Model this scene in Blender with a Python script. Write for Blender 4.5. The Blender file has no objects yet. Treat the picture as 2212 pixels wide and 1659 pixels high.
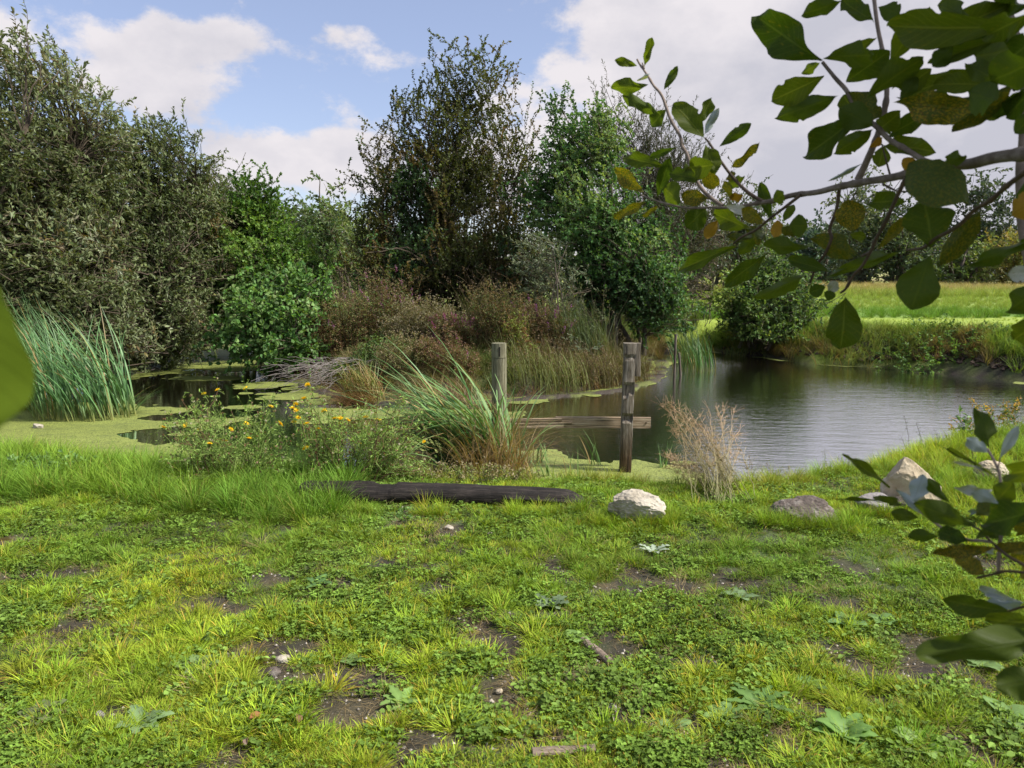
import bpy, math, random
import numpy as np
from mathutils import Vector, Matrix, noise as mnoise

R = math.radians
# ---------------------------------------------------------------- camera
PITCH, EYE, FL, CX, CY = R(8.5), 1.6, 1671.0, 1106.0, 829.5     # picture measured at 2212 x 1659
scene = bpy.context.scene
cam_d = bpy.data.cameras.new('camera'); cam = bpy.data.objects.new('camera', cam_d)
scene.collection.objects.link(cam); scene.camera = cam
cam.location = (0, 0, EYE); cam.rotation_euler = (R(90) - PITCH, 0, 0)
cam_d.sensor_width = 36; cam_d.lens = 36 * FL / 2212
cam_d.clip_start = .02; cam_d.clip_end = 2000
cam_d.dof.use_dof = True; cam_d.dof.focus_distance = 6.5; cam_d.dof.aperture_fstop = 11

def ray(px, py):
    x, u = (px - CX) / FL, (CY - py) / FL
    return np.array([x, math.cos(PITCH) + u * math.sin(PITCH), -math.sin(PITCH) + u * math.cos(PITCH)])
def at(px, py, Y):
    d = ray(px, py); return np.array([0, 0, EYE]) + d * (Y / d[1])
def on(px, py, z):
    d = ray(px, py); return np.array([0, 0, EYE]) + d * ((z - EYE) / d[2])

# ---------------------------------------------------------------- world, sun, exposure
SUN_AZ, SUN_EL = R(104), R(47)          # azimuth clockwise from +Y (towards +X)
world = bpy.data.worlds.new('World'); scene.world = world; world.use_nodes = True
wn, wl = world.node_tree.nodes, world.node_tree.links
wn.clear()
def wnode(t, **k):
    n = wn.new(t)
    for a, b in k.items(): setattr(n, a, b)
    return n
def wmath(op, a, b=None, c=None):
    n = wn.new('ShaderNodeMath'); n.operation = op
    for i, v in enumerate((a, b, c)):
        if v is None: continue
        if isinstance(v, (int, float)): n.inputs[i].default_value = v
        else: wl.new(v, n.inputs[i])
    return n.outputs[0]
def build_sky():
    out = wnode('ShaderNodeOutputWorld'); bg = wnode('ShaderNodeBackground')
    sky = wnode('ShaderNodeTexSky', sky_type='NISHITA', sun_disc=False)
    sky.sun_elevation = SUN_EL; sky.sun_rotation = SUN_AZ
    sky.air_density = 1.0; sky.dust_density = 0.5; sky.ozone_density = 1.4; sky.altitude = 50
    tc = wnode('ShaderNodeTexCoord'); sep = wnode('ShaderNodeSeparateXYZ')
    wl.new(tc.outputs['Generated'], sep.inputs[0])
    az = wmath('ARCTAN2', sep.outputs[0], sep.outputs[1]); el = wmath('ARCSINE', sep.outputs[2])
    def fbm(scale, detail, zs, rough=.55, off=0):
        mp = wnode('ShaderNodeMapping'); mp.inputs['Scale'].default_value = (1, 1, zs); mp.inputs['Location'].default_value = (off, off * .7, 0)
        wl.new(tc.outputs['Generated'], mp.inputs[0])
        nz = wnode('ShaderNodeTexNoise'); nz.inputs['Scale'].default_value = scale; nz.inputs['Detail'].default_value = detail
        nz.inputs['Roughness'].default_value = rough
        wl.new(mp.outputs[0], nz.inputs['Vector']); return nz.outputs['Fac']
    n1 = fbm(8, 10, 1.6, .62); n2 = fbm(3.2, 6, 2.2, .5, 3.1); n3 = fbm(5.5, 5, 1.8, .5, 7.7)
    # (px, py, rx, ry, weight)
    C = [(270, 120, 70, 50, .5), (470, 85, 90, 40, .85), (345, 60, 40, 45, .55), (320, 150, 105, 80, .7), (370, 215, 80, 50, .4),
         (-10, 40, 80, 75, .9), (590, 340, 70, 40, .85), (475, 310, 60, 40, .7), (560, 400, 170, 45, .85),
         (780, 285, 80, 45, .6), (720, 310, 40, 30, .6), (790, 370, 120, 40, .5), (745, 72, 62, 22, .42), (1345, 5, 140, 45, .5),
         (1560, 260, 190, 140, .95), (1800, 260, 300, 190, 1.25), (2150, 240, 380, 250, 1.3), (1750, 420, 520, 140, 1.2), (2600, 250, 500, 300, 1.2), (1080, 370, 240, 70, .55), (2000, -350, 800, 330, 1.2), (1500, -1100, 1500, 400, .9), (1300, 330, 220, 90, .6)]
    f = None
    for px, py, rx, ry, w in C:
        d = ray(px, py); d = d / np.linalg.norm(d)
        a0, e0 = math.atan2(d[0], d[1]), math.asin(d[2])
        k = math.cos(PITCH) ** 2
        dx = wmath('MULTIPLY', wmath('SUBTRACT', az, a0), FL / rx); dy = wmath('MULTIPLY', wmath('SUBTRACT', el, e0), FL / ry)
        q = wmath('MULTIPLY_ADD', dx, dx, wmath('MULTIPLY', dy, dy))
        g = wmath('MULTIPLY', wmath('EXPONENT', wmath('MULTIPLY', q, -.9)), w)
        f = g if f is None else wmath('ADD', f, g)
    # scattered clouds everywhere else, thin near the part of the sky in view
    behind = wmath('MAXIMUM', wmath('SUBTRACT', wmath('ABSOLUTE', az), .75), 0)
    gen = wmath('MULTIPLY', wmath('MINIMUM', wmath('MULTIPLY', behind, 1.5), 1.0), wmath('MULTIPLY', wmath('SUBTRACT', n2, .38), 3.2))
    f = wmath('ADD', f, wmath('MAXIMUM', gen, 0))
    dens = wmath('ADD', f, wmath('MULTIPLY', wmath('SUBTRACT', n1, .5), 2.9))
    mr = wnode('ShaderNodeMapRange', interpolation_type='SMOOTHSTEP'); wl.new(dens, mr.inputs[0])
    mr.inputs[1].default_value = .38; mr.inputs[2].default_value = .85
    # cloud colour: bright white crests, soft grey-lavender bodies
    cr = wnode('ShaderNodeValToRGB'); e = cr.color_ramp.elements
    e[0].position = .30; e[0].color = (CLOUD * .74, CLOUD * .74, CLOUD * .84, 1); e[1].position = .54; e[1].color = (CLOUD * 1.1, CLOUD * 1.05, CLOUD * 1.09, 1)
    sh = wmath('ADD', wmath('MULTIPLY', n3, .6), wmath('MULTIPLY', n1, .4))
    big = wnode('ShaderNodeMapRange'); wl.new(f, big.inputs[0]); big.inputs[1].default_value = 1.2; big.inputs[2].default_value = 2.4
    wl.new(wmath('SUBTRACT', sh, wmath('MULTIPLY', big.outputs[0], .17)), cr.inputs[0])
    mx = wnode('ShaderNodeMix', data_type='RGBA'); wl.new(mr.outputs[0], mx.inputs[0])
    tint = wnode('ShaderNodeMix', data_type='RGBA', blend_type='MULTIPLY'); tint.inputs[0].default_value = 1
    wl.new(sky.outputs[0], tint.inputs[6]); tint.inputs[7].default_value = (*SKYTINT, 1)
    haze = wnode('ShaderNodeMix', data_type='RGBA'); haze.inputs[0].default_value = SKYHAZE
    wl.new(tint.outputs[2], haze.inputs[6]); haze.inputs[7].default_value = (CLOUD * .80, CLOUD * .86, CLOUD * 1.03, 1)
    wl.new(haze.outputs[2], mx.inputs[6]); wl.new(cr.outputs[0], mx.inputs[7])
    wl.new(mx.outputs[2], bg.inputs[0]); bg.inputs[1].default_value = SKY_STRENGTH
    wl.new(bg.outputs[0], out.inputs[0])
CLOUD, SKYTINT, SKYHAZE, SKY_STRENGTH = 5.0, (1.0, .95, 1.08), .3, .09
build_sky()
sun_d = bpy.data.lights.new('sun', 'SUN'); sun_d.energy = 4.6; sun_d.angle = R(6); sun_d.color = (1, .95, .86)
sun = bpy.data.objects.new('sun', sun_d); scene.collection.objects.link(sun)
sv = Vector((math.sin(SUN_AZ) * math.cos(SUN_EL), math.cos(SUN_AZ) * math.cos(SUN_EL), math.sin(SUN_EL)))
sun.rotation_euler = sv.to_track_quat('Z', 'Y').to_euler(); sun.location = (20, 5, 25)
vs = scene.view_settings
vs.view_transform = 'Standard'; vs.look = 'None'; vs.gamma = 1; vs.use_curve_mapping = False; vs.exposure = .8
scene.render.engine = 'CYCLES'
cy = scene.cycles
cy.max_bounces = 7; cy.diffuse_bounces = 3; cy.glossy_bounces = 3; cy.transmission_bounces = 4; cy.transparent_max_bounces = 8
cy.use_denoising = True; cy.caustics_reflective = False; cy.caustics_refractive = False

# ---------------------------------------------------------------- helpers
def rngof(s): return np.random.default_rng(s)
def unit(v): return v / np.maximum(np.linalg.norm(v, axis=-1, keepdims=True), 1e-9)
_lat = rngof(99).random((32, 32, 32))
def vnoise(p, scale=1.0):
    p = np.asarray(p, float) * scale
    i = np.floor(p).astype(int); f = p - i; f = f * f * (3 - 2 * f); i &= 31; j = (i + 1) & 31
    g = lambda a, b, c: _lat[a, b, c]
    x0, y0, z0 = i[..., 0], i[..., 1], i[..., 2]; x1, y1, z1 = j[..., 0], j[..., 1], j[..., 2]
    fx, fy, fz = f[..., 0], f[..., 1], f[..., 2]
    c00 = g(x0, y0, z0) * (1 - fx) + g(x1, y0, z0) * fx; c10 = g(x0, y1, z0) * (1 - fx) + g(x1, y1, z0) * fx
    c01 = g(x0, y0, z1) * (1 - fx) + g(x1, y0, z1) * fx; c11 = g(x0, y1, z1) * (1 - fx) + g(x1, y1, z1) * fx
    return (c00 * (1 - fy) + c10 * fy) * (1 - fz) + (c01 * (1 - fy) + c11 * fy) * fz
def fnoise(p, scale=1.0, oct=3):
    s, a, t = 0, 1, 0
    for k in range(oct): s = s + a * vnoise(np.asarray(p) + 7.3 * k, scale * 2 ** k); t += a; a *= .5
    return s / t
def n2(x, y, scale, oct=3, z=0.5):
    return fnoise(np.stack([x, y, np.full_like(x, z)], -1), scale, oct)

def mesh(name, V, faces, mats=(), col=None, smooth=False, midx=None):
    me = bpy.data.meshes.new(name)
    V = np.asarray(V, np.float32).reshape(-1, 3)
    if not isinstance(faces, (list, tuple)): faces = [faces]
    faces = [np.asarray(f, np.int32) for f in faces if len(f)]
    tot = np.concatenate([np.full(len(f), f.shape[1], np.int32) for f in faces]); li = np.concatenate([f.ravel() for f in faces])
    me.vertices.add(len(V)); me.vertices.foreach_set('co', V.ravel())
    me.loops.add(len(li)); me.loops.foreach_set('vertex_index', li)
    me.polygons.add(len(tot)); me.polygons.foreach_set('loop_start', np.concatenate([[0], np.cumsum(tot)[:-1]]).astype(np.int32))
    me.polygons.foreach_set('loop_total', tot)
    if midx is not None: me.polygons.foreach_set('material_index', np.asarray(midx, np.int32))
    me.polygons.foreach_set('use_smooth', np.full(len(tot), smooth))
    if col is not None:
        c = np.ones((len(V), 4), np.float32); c[:, :3] = col
        a = me.attributes.new('col', 'FLOAT_COLOR', 'POINT'); a.data.foreach_set('color', c.ravel())
    for m in (mats if isinstance(mats, (list, tuple)) else [mats]): me.materials.append(m)
    me.update(calc_edges=True); me.validate()
    return me
def link(name, me, parent=None, label=None, cat=None, group=None, kind=None, loc=None):
    o = bpy.data.objects.new(name, me); scene.collection.objects.link(o)
    if parent is not None: o.parent = parent
    if loc is not None: o.location = loc
    for k, v in (('label', label), ('category', cat), ('group', group), ('kind', kind)):
        if v: o[k] = v
    return o
def thing(name, label, cat, loc=(0, 0, 0), group=None):
    return link(name, None, None, label, cat, group, None, tuple(float(v) for v in loc))
class Geo:
    """collects vertices, quads, triangles and colours; build() links them as one mesh"""
    def __init__(s): s.V, s.Q, s.T, s.C, s.n = [], [], [], [], 0
    def add(s, V, faces, col):
        V = np.asarray(V, float).reshape(-1, 3)
        if not isinstance(faces, (list, tuple)): faces = [faces]
        for f in faces:
            f = np.asarray(f)
            if len(f): (s.Q if f.shape[1] == 4 else s.T).append(f + s.n)
        col = np.asarray(col, float)
        s.C.append(np.broadcast_to(col, (len(V), 3)).copy() if col.ndim == 1 else col)
        s.V.append(V); s.n += len(V)
    def build(s, name, mat, parent=None, smooth=False, origin=None, **kw):
        fs = []
        if s.Q: fs.append(np.concatenate(s.Q))
        if s.T: fs.append(np.concatenate(s.T))
        V = np.concatenate(s.V)
        if parent is not None and origin is None: origin = np.array(parent.location)
        if origin is not None: V = V - np.asarray(origin)
        me = mesh(name, V, fs, mat, np.concatenate(s.C), smooth)
        loc = None if parent is not None else origin
        return link(name, me, parent, loc=None if loc is None else tuple(float(v) for v in loc), **kw)

def tubes(P, rad, sides=3):
    """P (M,N,3) paths, rad (M,N) radii -> V, quads"""
    P = np.asarray(P, float); M, N = P.shape[:2]
    rad = np.broadcast_to(rad, (M, N))
    T = np.gradient(P, axis=1); T = unit(T)
    ref = np.where(np.abs(T[:, :1, 2:3]) > .8, np.array([1., 0, 0]), np.array([0, 0, 1.])) * np.ones((M, N, 3))
    A = unit(np.cross(T, ref)); B = np.cross(T, A)
    th = np.arange(sides) * 2 * np.pi / sides
    V = P[:, :, None] + rad[:, :, None, None] * (A[:, :, None] * np.cos(th)[:, None] + B[:, :, None] * np.sin(th)[:, None])
    m, n, k = np.meshgrid(np.arange(M), np.arange(N - 1), np.arange(sides), indexing='ij')
    idx = lambda n_, k_: (m * N + n_) * sides + k_ % sides
    Q = np.stack([idx(n, k), idx(n, k + 1), idx(n + 1, k + 1), idx(n + 1, k)], -1).reshape(-1, 4)
    return V.reshape(-1, 3), Q
def rep(c, k): return np.repeat(c, k, axis=0)
def leaves(P, D, Nn, L, W, six=False, fold=.25):
    """leaf blades: base P, direction D, up normal Nn, length L, width W"""
    M = len(P); D = unit(D); S = unit(np.cross(D, Nn)); U = np.cross(S, D)
    L = np.broadcast_to(L, (M,))[:, None]; W = np.broadcast_to(W, (M,))[:, None]
    if not six:
        V = np.stack([P, P + D * L * .45 + S * W * .5 + U * W * fold, P + D * L, P + D * L * .45 - S * W * .5 + U * W * fold], 1)
        return V.reshape(-1, 3), np.arange(M * 4).reshape(M, 4), 4
    l = lambda t, w, u: P + D * L * t + S * W * w + U * W * u
    V = np.stack([P, l(.28, .42, fold), l(.68, .42, fold * .8), l(1, 0, -.1), l(.68, -.42, fold * .8), l(.28, -.42, fold)], 1)
    b = np.arange(M)[:, None] * 6
    return V.reshape(-1, 3), np.concatenate([b + np.array([[0, 1, 2, 3]]), b + np.array([[0, 3, 4, 5]])]), 6
def blades(P, A, L, W, lean, curve, seg=4, rng=None, taper=1.0):
    """grass blades: root P, azimuth A, length L, width W, initial lean from vertical, extra bend along the blade -> V, quads"""
    M = len(P); t = np.linspace(0, 1, seg + 1)
    bc = lambda v: np.broadcast_to(v, (M,))
    A, L, W, lean, curve = map(bc, (A, L, W, lean, curve))
    ang = lean[:, None] + curve[:, None] * t[None, :] ** 1.3
    dl = L[:, None] / seg
    hx = np.concatenate([np.zeros((M, 1)), np.cumsum(np.sin(ang[:, :-1]) * dl, 1)], 1)
    hz = np.concatenate([np.zeros((M, 1)), np.cumsum(np.cos(ang[:, :-1]) * dl, 1)], 1)
    ca, sa = np.cos(A)[:, None], np.sin(A)[:, None]
    C = P[:, None] + np.stack([hx * ca, hx * sa, hz], -1)
    tw = (rng.uniform(-.9, .9, M) if rng is not None else np.zeros(M))[:, None]
    S = np.stack([-np.sin(A[:, None] + tw) + 0 * t, np.cos(A[:, None] + tw) + 0 * t, 0 * t + 0 * tw], -1)
    w = W[:, None] * (1 - t[None] ** 2 * .97 * taper) * (.55 + .45 * np.minimum(t * 4, 1)[None]) * .5
    V = np.stack([C - S * w[..., None], C + S * w[..., None]], 2)
    m, n = np.meshgrid(np.arange(M), np.arange(seg), indexing='ij'); b = (m * (seg + 1) + n) * 2
    Q = np.stack([b, b + 1, b + 3, b + 2], -1).reshape(-1, 4)
    return V.reshape(-1, 3), Q, (seg + 1) * 2

# ---------------------------------------------------------------- materials
def newmat(name):
    m = bpy.data.materials.new(name); m.use_nodes = True; nt = m.node_tree; nt.nodes.clear(); return m, nt.nodes, nt.links
def N_(ns, t, **k):
    n = ns.new(t)
    for a, b in k.items(): setattr(n, a, b)
    return n
def mixc(ns, ls, fac, a, b, blend='MIX'):
    n = N_(ns, 'ShaderNodeMix', data_type='RGBA', blend_type=blend)
    for s, v in ((0, fac), (6, a), (7, b)):
        if isinstance(v, (int, float)): n.inputs[s].default_value = v
        elif isinstance(v, tuple): n.inputs[s].default_value = (*v, 1) if len(v) == 3 else v
        else: ls.new(v, n.inputs[s])
    return n.outputs[2]
def tex(ns, ls, scale, detail=4, rough=.6, coord='Object', stretch=(1, 1, 1), out='Fac'):
    tc = N_(ns, 'ShaderNodeTexCoord'); mp = N_(ns, 'ShaderNodeMapping'); mp.inputs['Scale'].default_value = stretch
    ls.new(tc.outputs[coord], mp.inputs[0]); n = N_(ns, 'ShaderNodeTexNoise')
    n.inputs['Scale'].default_value = scale; n.inputs['Detail'].default_value = detail; n.inputs['Roughness'].default_value = rough
    ls.new(mp.outputs[0], n.inputs['Vector']); return n.outputs[out]
def ramp(ns, ls, fac, stops):
    r = N_(ns, 'ShaderNodeValToRGB'); ls.new(fac, r.inputs[0]); e = r.color_ramp.elements
    while len(e) < len(stops): e.new(.5)
    for k, (p, c) in enumerate(stops): e[k].position = p; e[k].color = (*c, 1) if not isinstance(c, float) else (c, c, c, 1)
    return r.outputs[0]
def leaf_mat(name, trans=.35, back=None, backmix=0.0, rough=.5, spec=.35, tcol=(1.25, 1.2, .45), inst=False, spots=None):
    m, ns, ls = newmat(name)
    a = N_(ns, 'ShaderNodeAttribute', attribute_name='col'); c = a.outputs['Color']
    if inst:
        b = N_(ns, 'ShaderNodeAttribute', attribute_name='tint', attribute_type='INSTANCER'); c = mixc(ns, ls, 1.0, c, b.outputs['Color'], 'MULTIPLY')
    if spots:
        sc, lo, hi, scol = spots
        f = ramp(ns, ls, tex(ns, ls, sc, 5), [(lo, 0.0), (hi, 1.0)]); c = mixc(ns, ls, f, c, scol)
    pc = c
    if back:
        g = N_(ns, 'ShaderNodeNewGeometry'); mu = N_(ns, 'ShaderNodeMath', operation='MULTIPLY'); ls.new(g.outputs['Backfacing'], mu.inputs[0]); mu.inputs[1].default_value = backmix
        pc = mixc(ns, ls, mu.outputs[0], c, back)
    p = N_(ns, 'ShaderNodeBsdfPrincipled'); ls.new(pc, p.inputs['Base Color']); p.inputs['Roughness'].default_value = rough
    p.inputs['Specular IOR Level'].default_value = spec
    t = N_(ns, 'ShaderNodeBsdfTranslucent'); ls.new(mixc(ns, ls, 1.0, c, tcol, 'MULTIPLY'), t.inputs[0])
    mx = N_(ns, 'ShaderNodeMixShader'); mx.inputs[0].default_value = trans; ls.new(p.outputs[0], mx.inputs[1]); ls.new(t.outputs[0], mx.inputs[2])
    o = N_(ns, 'ShaderNodeOutputMaterial'); ls.new(mx.outputs[0], o.inputs[0]); return m
def solid_mat(name, c1, c2, scale=8, rough=.85, stretch=(1, 1, 1), bump=.4, bscale=None, c3=None, spec=.3, use_col=False, dist=.02):
    m, ns, ls = newmat(name)
    f = tex(ns, ls, scale, 8, .65, stretch=stretch)
    st = [(.36, c1), (.64, c2)] if c3 is None else [(.3, c1), (.5, c2), (.68, c3)]
    c = ramp(ns, ls, f, st)
    if use_col:
        a = N_(ns, 'ShaderNodeAttribute', attribute_name='col'); c = mixc(ns, ls, 1.0, c, a.outputs['Color'], 'MULTIPLY')
    p = N_(ns, 'ShaderNodeBsdfPrincipled'); ls.new(c, p.inputs['Base Color']); p.inputs['Roughness'].default_value = rough; p.inputs['Specular IOR Level'].default_value = spec
    b = N_(ns, 'ShaderNodeBump'); b.inputs['Strength'].default_value = bump; b.inputs['Distance'].default_value = dist
    ls.new(tex(ns, ls, bscale or scale * 2, 10, .7, stretch=stretch), b.inputs['Height']); ls.new(b.outputs[0], p.inputs['Normal'])
    o = N_(ns, 'ShaderNodeOutputMaterial'); ls.new(p.outputs[0], o.inputs[0]); return m

M_leaf = leaf_mat('leaf', .38, rough=.5, spec=.22)
M_willow = leaf_mat('willow leaf', .28, back=(.23, .28, .13), backmix=.5, rough=.5, spec=.25)
M_grass = leaf_mat('grass blade', .38, rough=.55, spec=.15, tcol=(1.15, 1.1, .45))
M_tuft = leaf_mat('grass tuft', .36, rough=.6, spec=.10, tcol=(1.15, 1.1, .45), inst=True)
M_reed = leaf_mat('reed blade', .25, rough=.45, spec=.3, tcol=(1.1, 1.2, .5))
M_bark = solid_mat('bark', (.07, .055, .04), (.17, .14, .11), 14, stretch=(1, 1, .3), use_col=False)
M_twig = solid_mat('twig', (.06, .045, .03), (.12, .095, .065), 20, use_col=False)
# ---------------------------------------------------------------- the pond outline and the ground
ZW = -.35
def px_poly(pts, z=ZW): return np.array([on(a, b, z)[:2] for a, b in pts])
WATER = px_poly([(-900, 1010), (-250, 1000), (-50, 1000), (100, 1010), (300, 1030), (480, 1055), (640, 1066), (900, 1070), (1150, 1075), (1300, 1080), (1500, 1092),
                 (1620, 1082), (1720, 1066), (1800, 1058), (1860, 1022), (1960, 1000), (2080, 990), (2250, 975), (2600, 960), (3000, 940),
                 (2700, 870), (2212, 826), (2050, 807), (1900, 796), (1750, 786), (1640, 771), (1520, 758), (1480, 755), (1452, 758), (1440, 768),
                 (1446, 790), (1440, 805), (1420, 826), (1360, 842), (1300, 851), (1220, 858), (1140, 866), (1000, 876), (870, 880), (740, 866), (680, 850),
                 (610, 818), (560, 802), (548, 790), (560, 765), (585, 750), (540, 740), (460, 737), (400, 740), (330, 757), (280, 778), (230, 795), (90, 806), (-150, 820), (-900, 850)])
def sdf(x, y, poly):
    """signed distance, positive inside"""
    x = np.asarray(x, float); y = np.asarray(y, float); sh = x.shape; x = x.ravel(); y = y.ravel()
    d = np.full(x.shape, 1e9); ins = np.zeros(x.shape, bool)
    for (ax, ay), (bx, by) in zip(poly, np.roll(poly, -1, 0)):
        ex, ey = bx - ax, by - ay; t = np.clip(((x - ax) * ex + (y - ay) * ey) / (ex * ex + ey * ey + 1e-12), 0, 1)
        d = np.minimum(d, (x - ax - ex * t) ** 2 + (y - ay - ey * t) ** 2)
        c = (ay > y) != (by > y)
        with np.errstate(divide='ignore', invalid='ignore'):
            ins ^= c & (x < ex * (y - ay) / (ey if ey else 1e-12) + ax)
    return (np.sqrt(d) * np.where(ins, 1, -1)).reshape(sh)
def sstep(v, a, b): t = np.clip((v - a) / (b - a), 0, 1); return t * t * (3 - 2 * t)
def ground(x, y, s=None):
    x = np.asarray(x, float); y = np.asarray(y, float)
    if s is None: s = sdf(x, y, WATER)
    wob = (n2(x, y, 1.3, 3, 3.3) - .5)
    s = s + wob * .25
    near = sstep(y, 9.5, 8.0); isl = (1 - near) * sstep(x, 4.0, 3.0); far = 1 - near - isl
    land = near * (0.0 + .10 * sstep(x, 3.5, 6) - .06 * sstep(y, 5.2, 6.2) * sstep(x, 2.5, 1.5)) + isl * .10 + far * .24
    wid = near * .75 + isl * 1.5 + far * 1.15
    out = ZW + .02 + (land - ZW) * sstep(-s, -.02, wid)
    # the island's low mud shelf first, then the rise; a small undercut lip on the far bank
    out = out - isl * .12 * sstep(-s, .05, .5) * sstep(-s, 1.3, .7) + far * .10 * (sstep(-s, .02, .18) - sstep(-s, .7, 1.4)) * (x > 6)
    ins = ZW - .03 - np.minimum(np.maximum(s, 0) * .7, .6)
    z = np.where(s > 0.03, ins, out)
    lump = (n2(x, y, 2.6, 3, 1.1) - .5) * .05 + (n2(x, y, 9, 3, 5.1) - .5) * .025
    big = (n2(x, y, .05, 2, 8.1) - .5) * 1.0 * sstep(y, 45, 160)
    return z + np.where(s > 0.03, 0, lump * sstep(-s, 0, .5)) + big
def axis(lo, hi, d0, flat, grow):
    v = [0.0]; 
    while v[-1] < hi: v.append(v[-1] + d0 + grow * max(0, v[-1] - flat))
    w = [0.0]
    while w[-1] > lo: w.append(w[-1] - d0 - grow * max(0, -w[-1] - flat))
    return np.array(w[:0:-1] + v)
def px_blob(x, y, px, py, rx, ry, z=0):
    c = on(px, py, z); a = on(px + rx, py, z); b = on(px, py - ry, z)
    ra = abs(a[0] - c[0]); rb = abs(b[1] - c[1])
    return ((x - c[0]) / ra) ** 2 + ((y - c[1]) / rb) ** 2
BARE = [(150, 1240, 45, 14), (165, 1322, 30, 10), (500, 1325, 38, 13), (620, 1420, 45, 32), (590, 1472, 50, 22), (585, 1262, 40, 12), (735, 1275, 26, 10), (830, 1240, 26, 12),
        (950, 1282, 36, 15), (700, 1400, 30, 12), (785, 1545, 66, 30), (1065, 1512, 50, 30), (900, 1420, 60, 18), (525, 1645, 40, 30), (250, 1555, 55, 22), (380, 1500, 26, 10),
        (1200, 1345, 40, 14), (1355, 1560, 48, 26), (1290, 1440, 26, 30), (1490, 1440, 50, 16), (1500, 1575, 40, 20), (1800, 1415, 52, 16), (1925, 1535, 60, 20), (1980, 1400, 60, 14), (1150, 1625, 90, 14),
        (2050, 1600, 50, 20), (880, 1120, 60, 20), (980, 1150, 30, 14), (20, 1180, 45, 12), (60, 1590, 40, 12), (1340, 1420, 22, 14), (690, 1490, 34, 20), (1100, 1440, 40, 14), (1690, 1585, 40, 14), (2160, 1390, 50, 20)]
def bareness(x, y):
    """1 on bare soil"""
    b = np.zeros_like(x); w = (n2(x, y, 9, 3, 2.2) - .5)
    for px, py, rx, ry in BARE:
        q = px_blob(x, y, px, py, rx * 1.2, ry * 1.2); b = np.maximum(b, np.clip(1.5 - q - w * 3.0, 0, 1))
    nz = n2(x, y, 4.6, 3, 9.3)
    return np.maximum(b, sstep(nz, .59 - .03 * sstep(y, 4.2, 3), .66) * sstep(y, 5.0, 3.6))

xs = axis(-260, 260, .055, 5, .05); ys = axis(-12, 420, .06, 9, .035)
gx, gy = np.meshgrid(xs, ys); GS = sdf(gx, gy, WATER); gz = ground(gx, gy, GS)
def ground_col():
    soil = np.array([.030, .021, .014]); mud = np.array([.040, .030, .022]); algae = np.array([.10, .12, .025]); thatch = np.array([.15, .12, .06])
    gr = np.array([.06, .10, .022])
    n = n2(gx, gy, 5, 4, 4.4)[..., None]; nb = n2(gx, gy, .8, 3, 6.4)[..., None]
    c = soil * (1 - sstep(n, .35, .6)) + gr * sstep(n, .35, .6)
    b = bareness(gx, gy)[..., None]; c = c * (1 - b * .9) + (soil * .8 + thatch * .30 * sstep(n, .52, .7)) * b * .9
    low = sstep(gz, ZW + .22, ZW + .08)[..., None]; c = c * (1 - low) + (mud * (1 - sstep(n, .42, .62)) + algae * sstep(n, .42, .62)) * low
    far = (sstep(gy, 14, 15.5) * sstep(gx, 2.5, 4.5))[..., None] * (1 - low)
    lime = np.array([.24, .33, .035]); mid = np.array([.13, .23, .03]); tall = np.array([.20, .28, .05]); tan = np.array([.30, .27, .11])
    y = (gy + 1.5 * (n2(gx, gy, .25, 2, 2.2) - .5) * 2)[..., None]
    m = lime * (1 - sstep(y, 20.5, 22)) + mid * sstep(y, 20.5, 22)
    m = m * (1 - sstep(y, 25, 28)) + tall * sstep(y, 25, 28); m = m * (1 - sstep(y, 36, 52)) + (tan * sstep(nb, .3, .6) + tall * (1 - sstep(nb, .3, .6))) * sstep(y, 36, 52)
    m = m * (.75 + .5 * n)
    c = c * (1 - far) + m * far
    rest = (sstep(gy, 24, 30))[..., None] * (1 - far); c = c * (1 - rest) + tall * (.8 + .4 * n) * rest
    return c
def grid_faces(ny, nx):
    i, j = np.meshgrid(np.arange(ny - 1), np.arange(nx - 1), indexing='ij'); b = i * nx + j
    return np.stack([b, b + 1, b + nx + 1, b + nx], -1).reshape(-1, 4)
def soil_material():
    m, ns, ls = newmat('ground'); a = N_(ns, 'ShaderNodeAttribute', attribute_name='col')
    f = tex(ns, ls, 55, 8, .7); c = mixc(ns, ls, 1.0, a.outputs['Color'], ramp(ns, ls, f, [(.3, (.55, .55, .55)), (.7, (1.5, 1.45, 1.4))]), 'MULTIPLY')
    g = ramp(ns, ls, tex(ns, ls, 130, 4, .5), [(.66, 0.0), (.72, 1.0)]); c = mixc(ns, ls, g, c, (.26, .23, .19))
    p = N_(ns, 'ShaderNodeBsdfPrincipled'); ls.new(c, p.inputs['Base Color']); p.inputs['Roughness'].default_value = .85
    b = N_(ns, 'ShaderNodeBump'); b.inputs['Strength'].default_value = .8; b.inputs['Distance'].default_value = .02
    ls.new(tex(ns, ls, 40, 10, .7), b.inputs['Height']); ls.new(b.outputs[0], p.inputs['Normal'])
    o = N_(ns, 'ShaderNodeOutputMaterial'); ls.new(p.outputs[0], o.inputs[0])
    # the gravel speckle belongs to the near soil only: fade it out on grass by colour is not needed, meadow grass covers it
    return m
link('ground', mesh('ground', np.stack([gx, gy, gz], -1), grid_faces(*gx.shape), soil_material(), ground_col().reshape(-1, 3), True), kind='structure')

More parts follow.
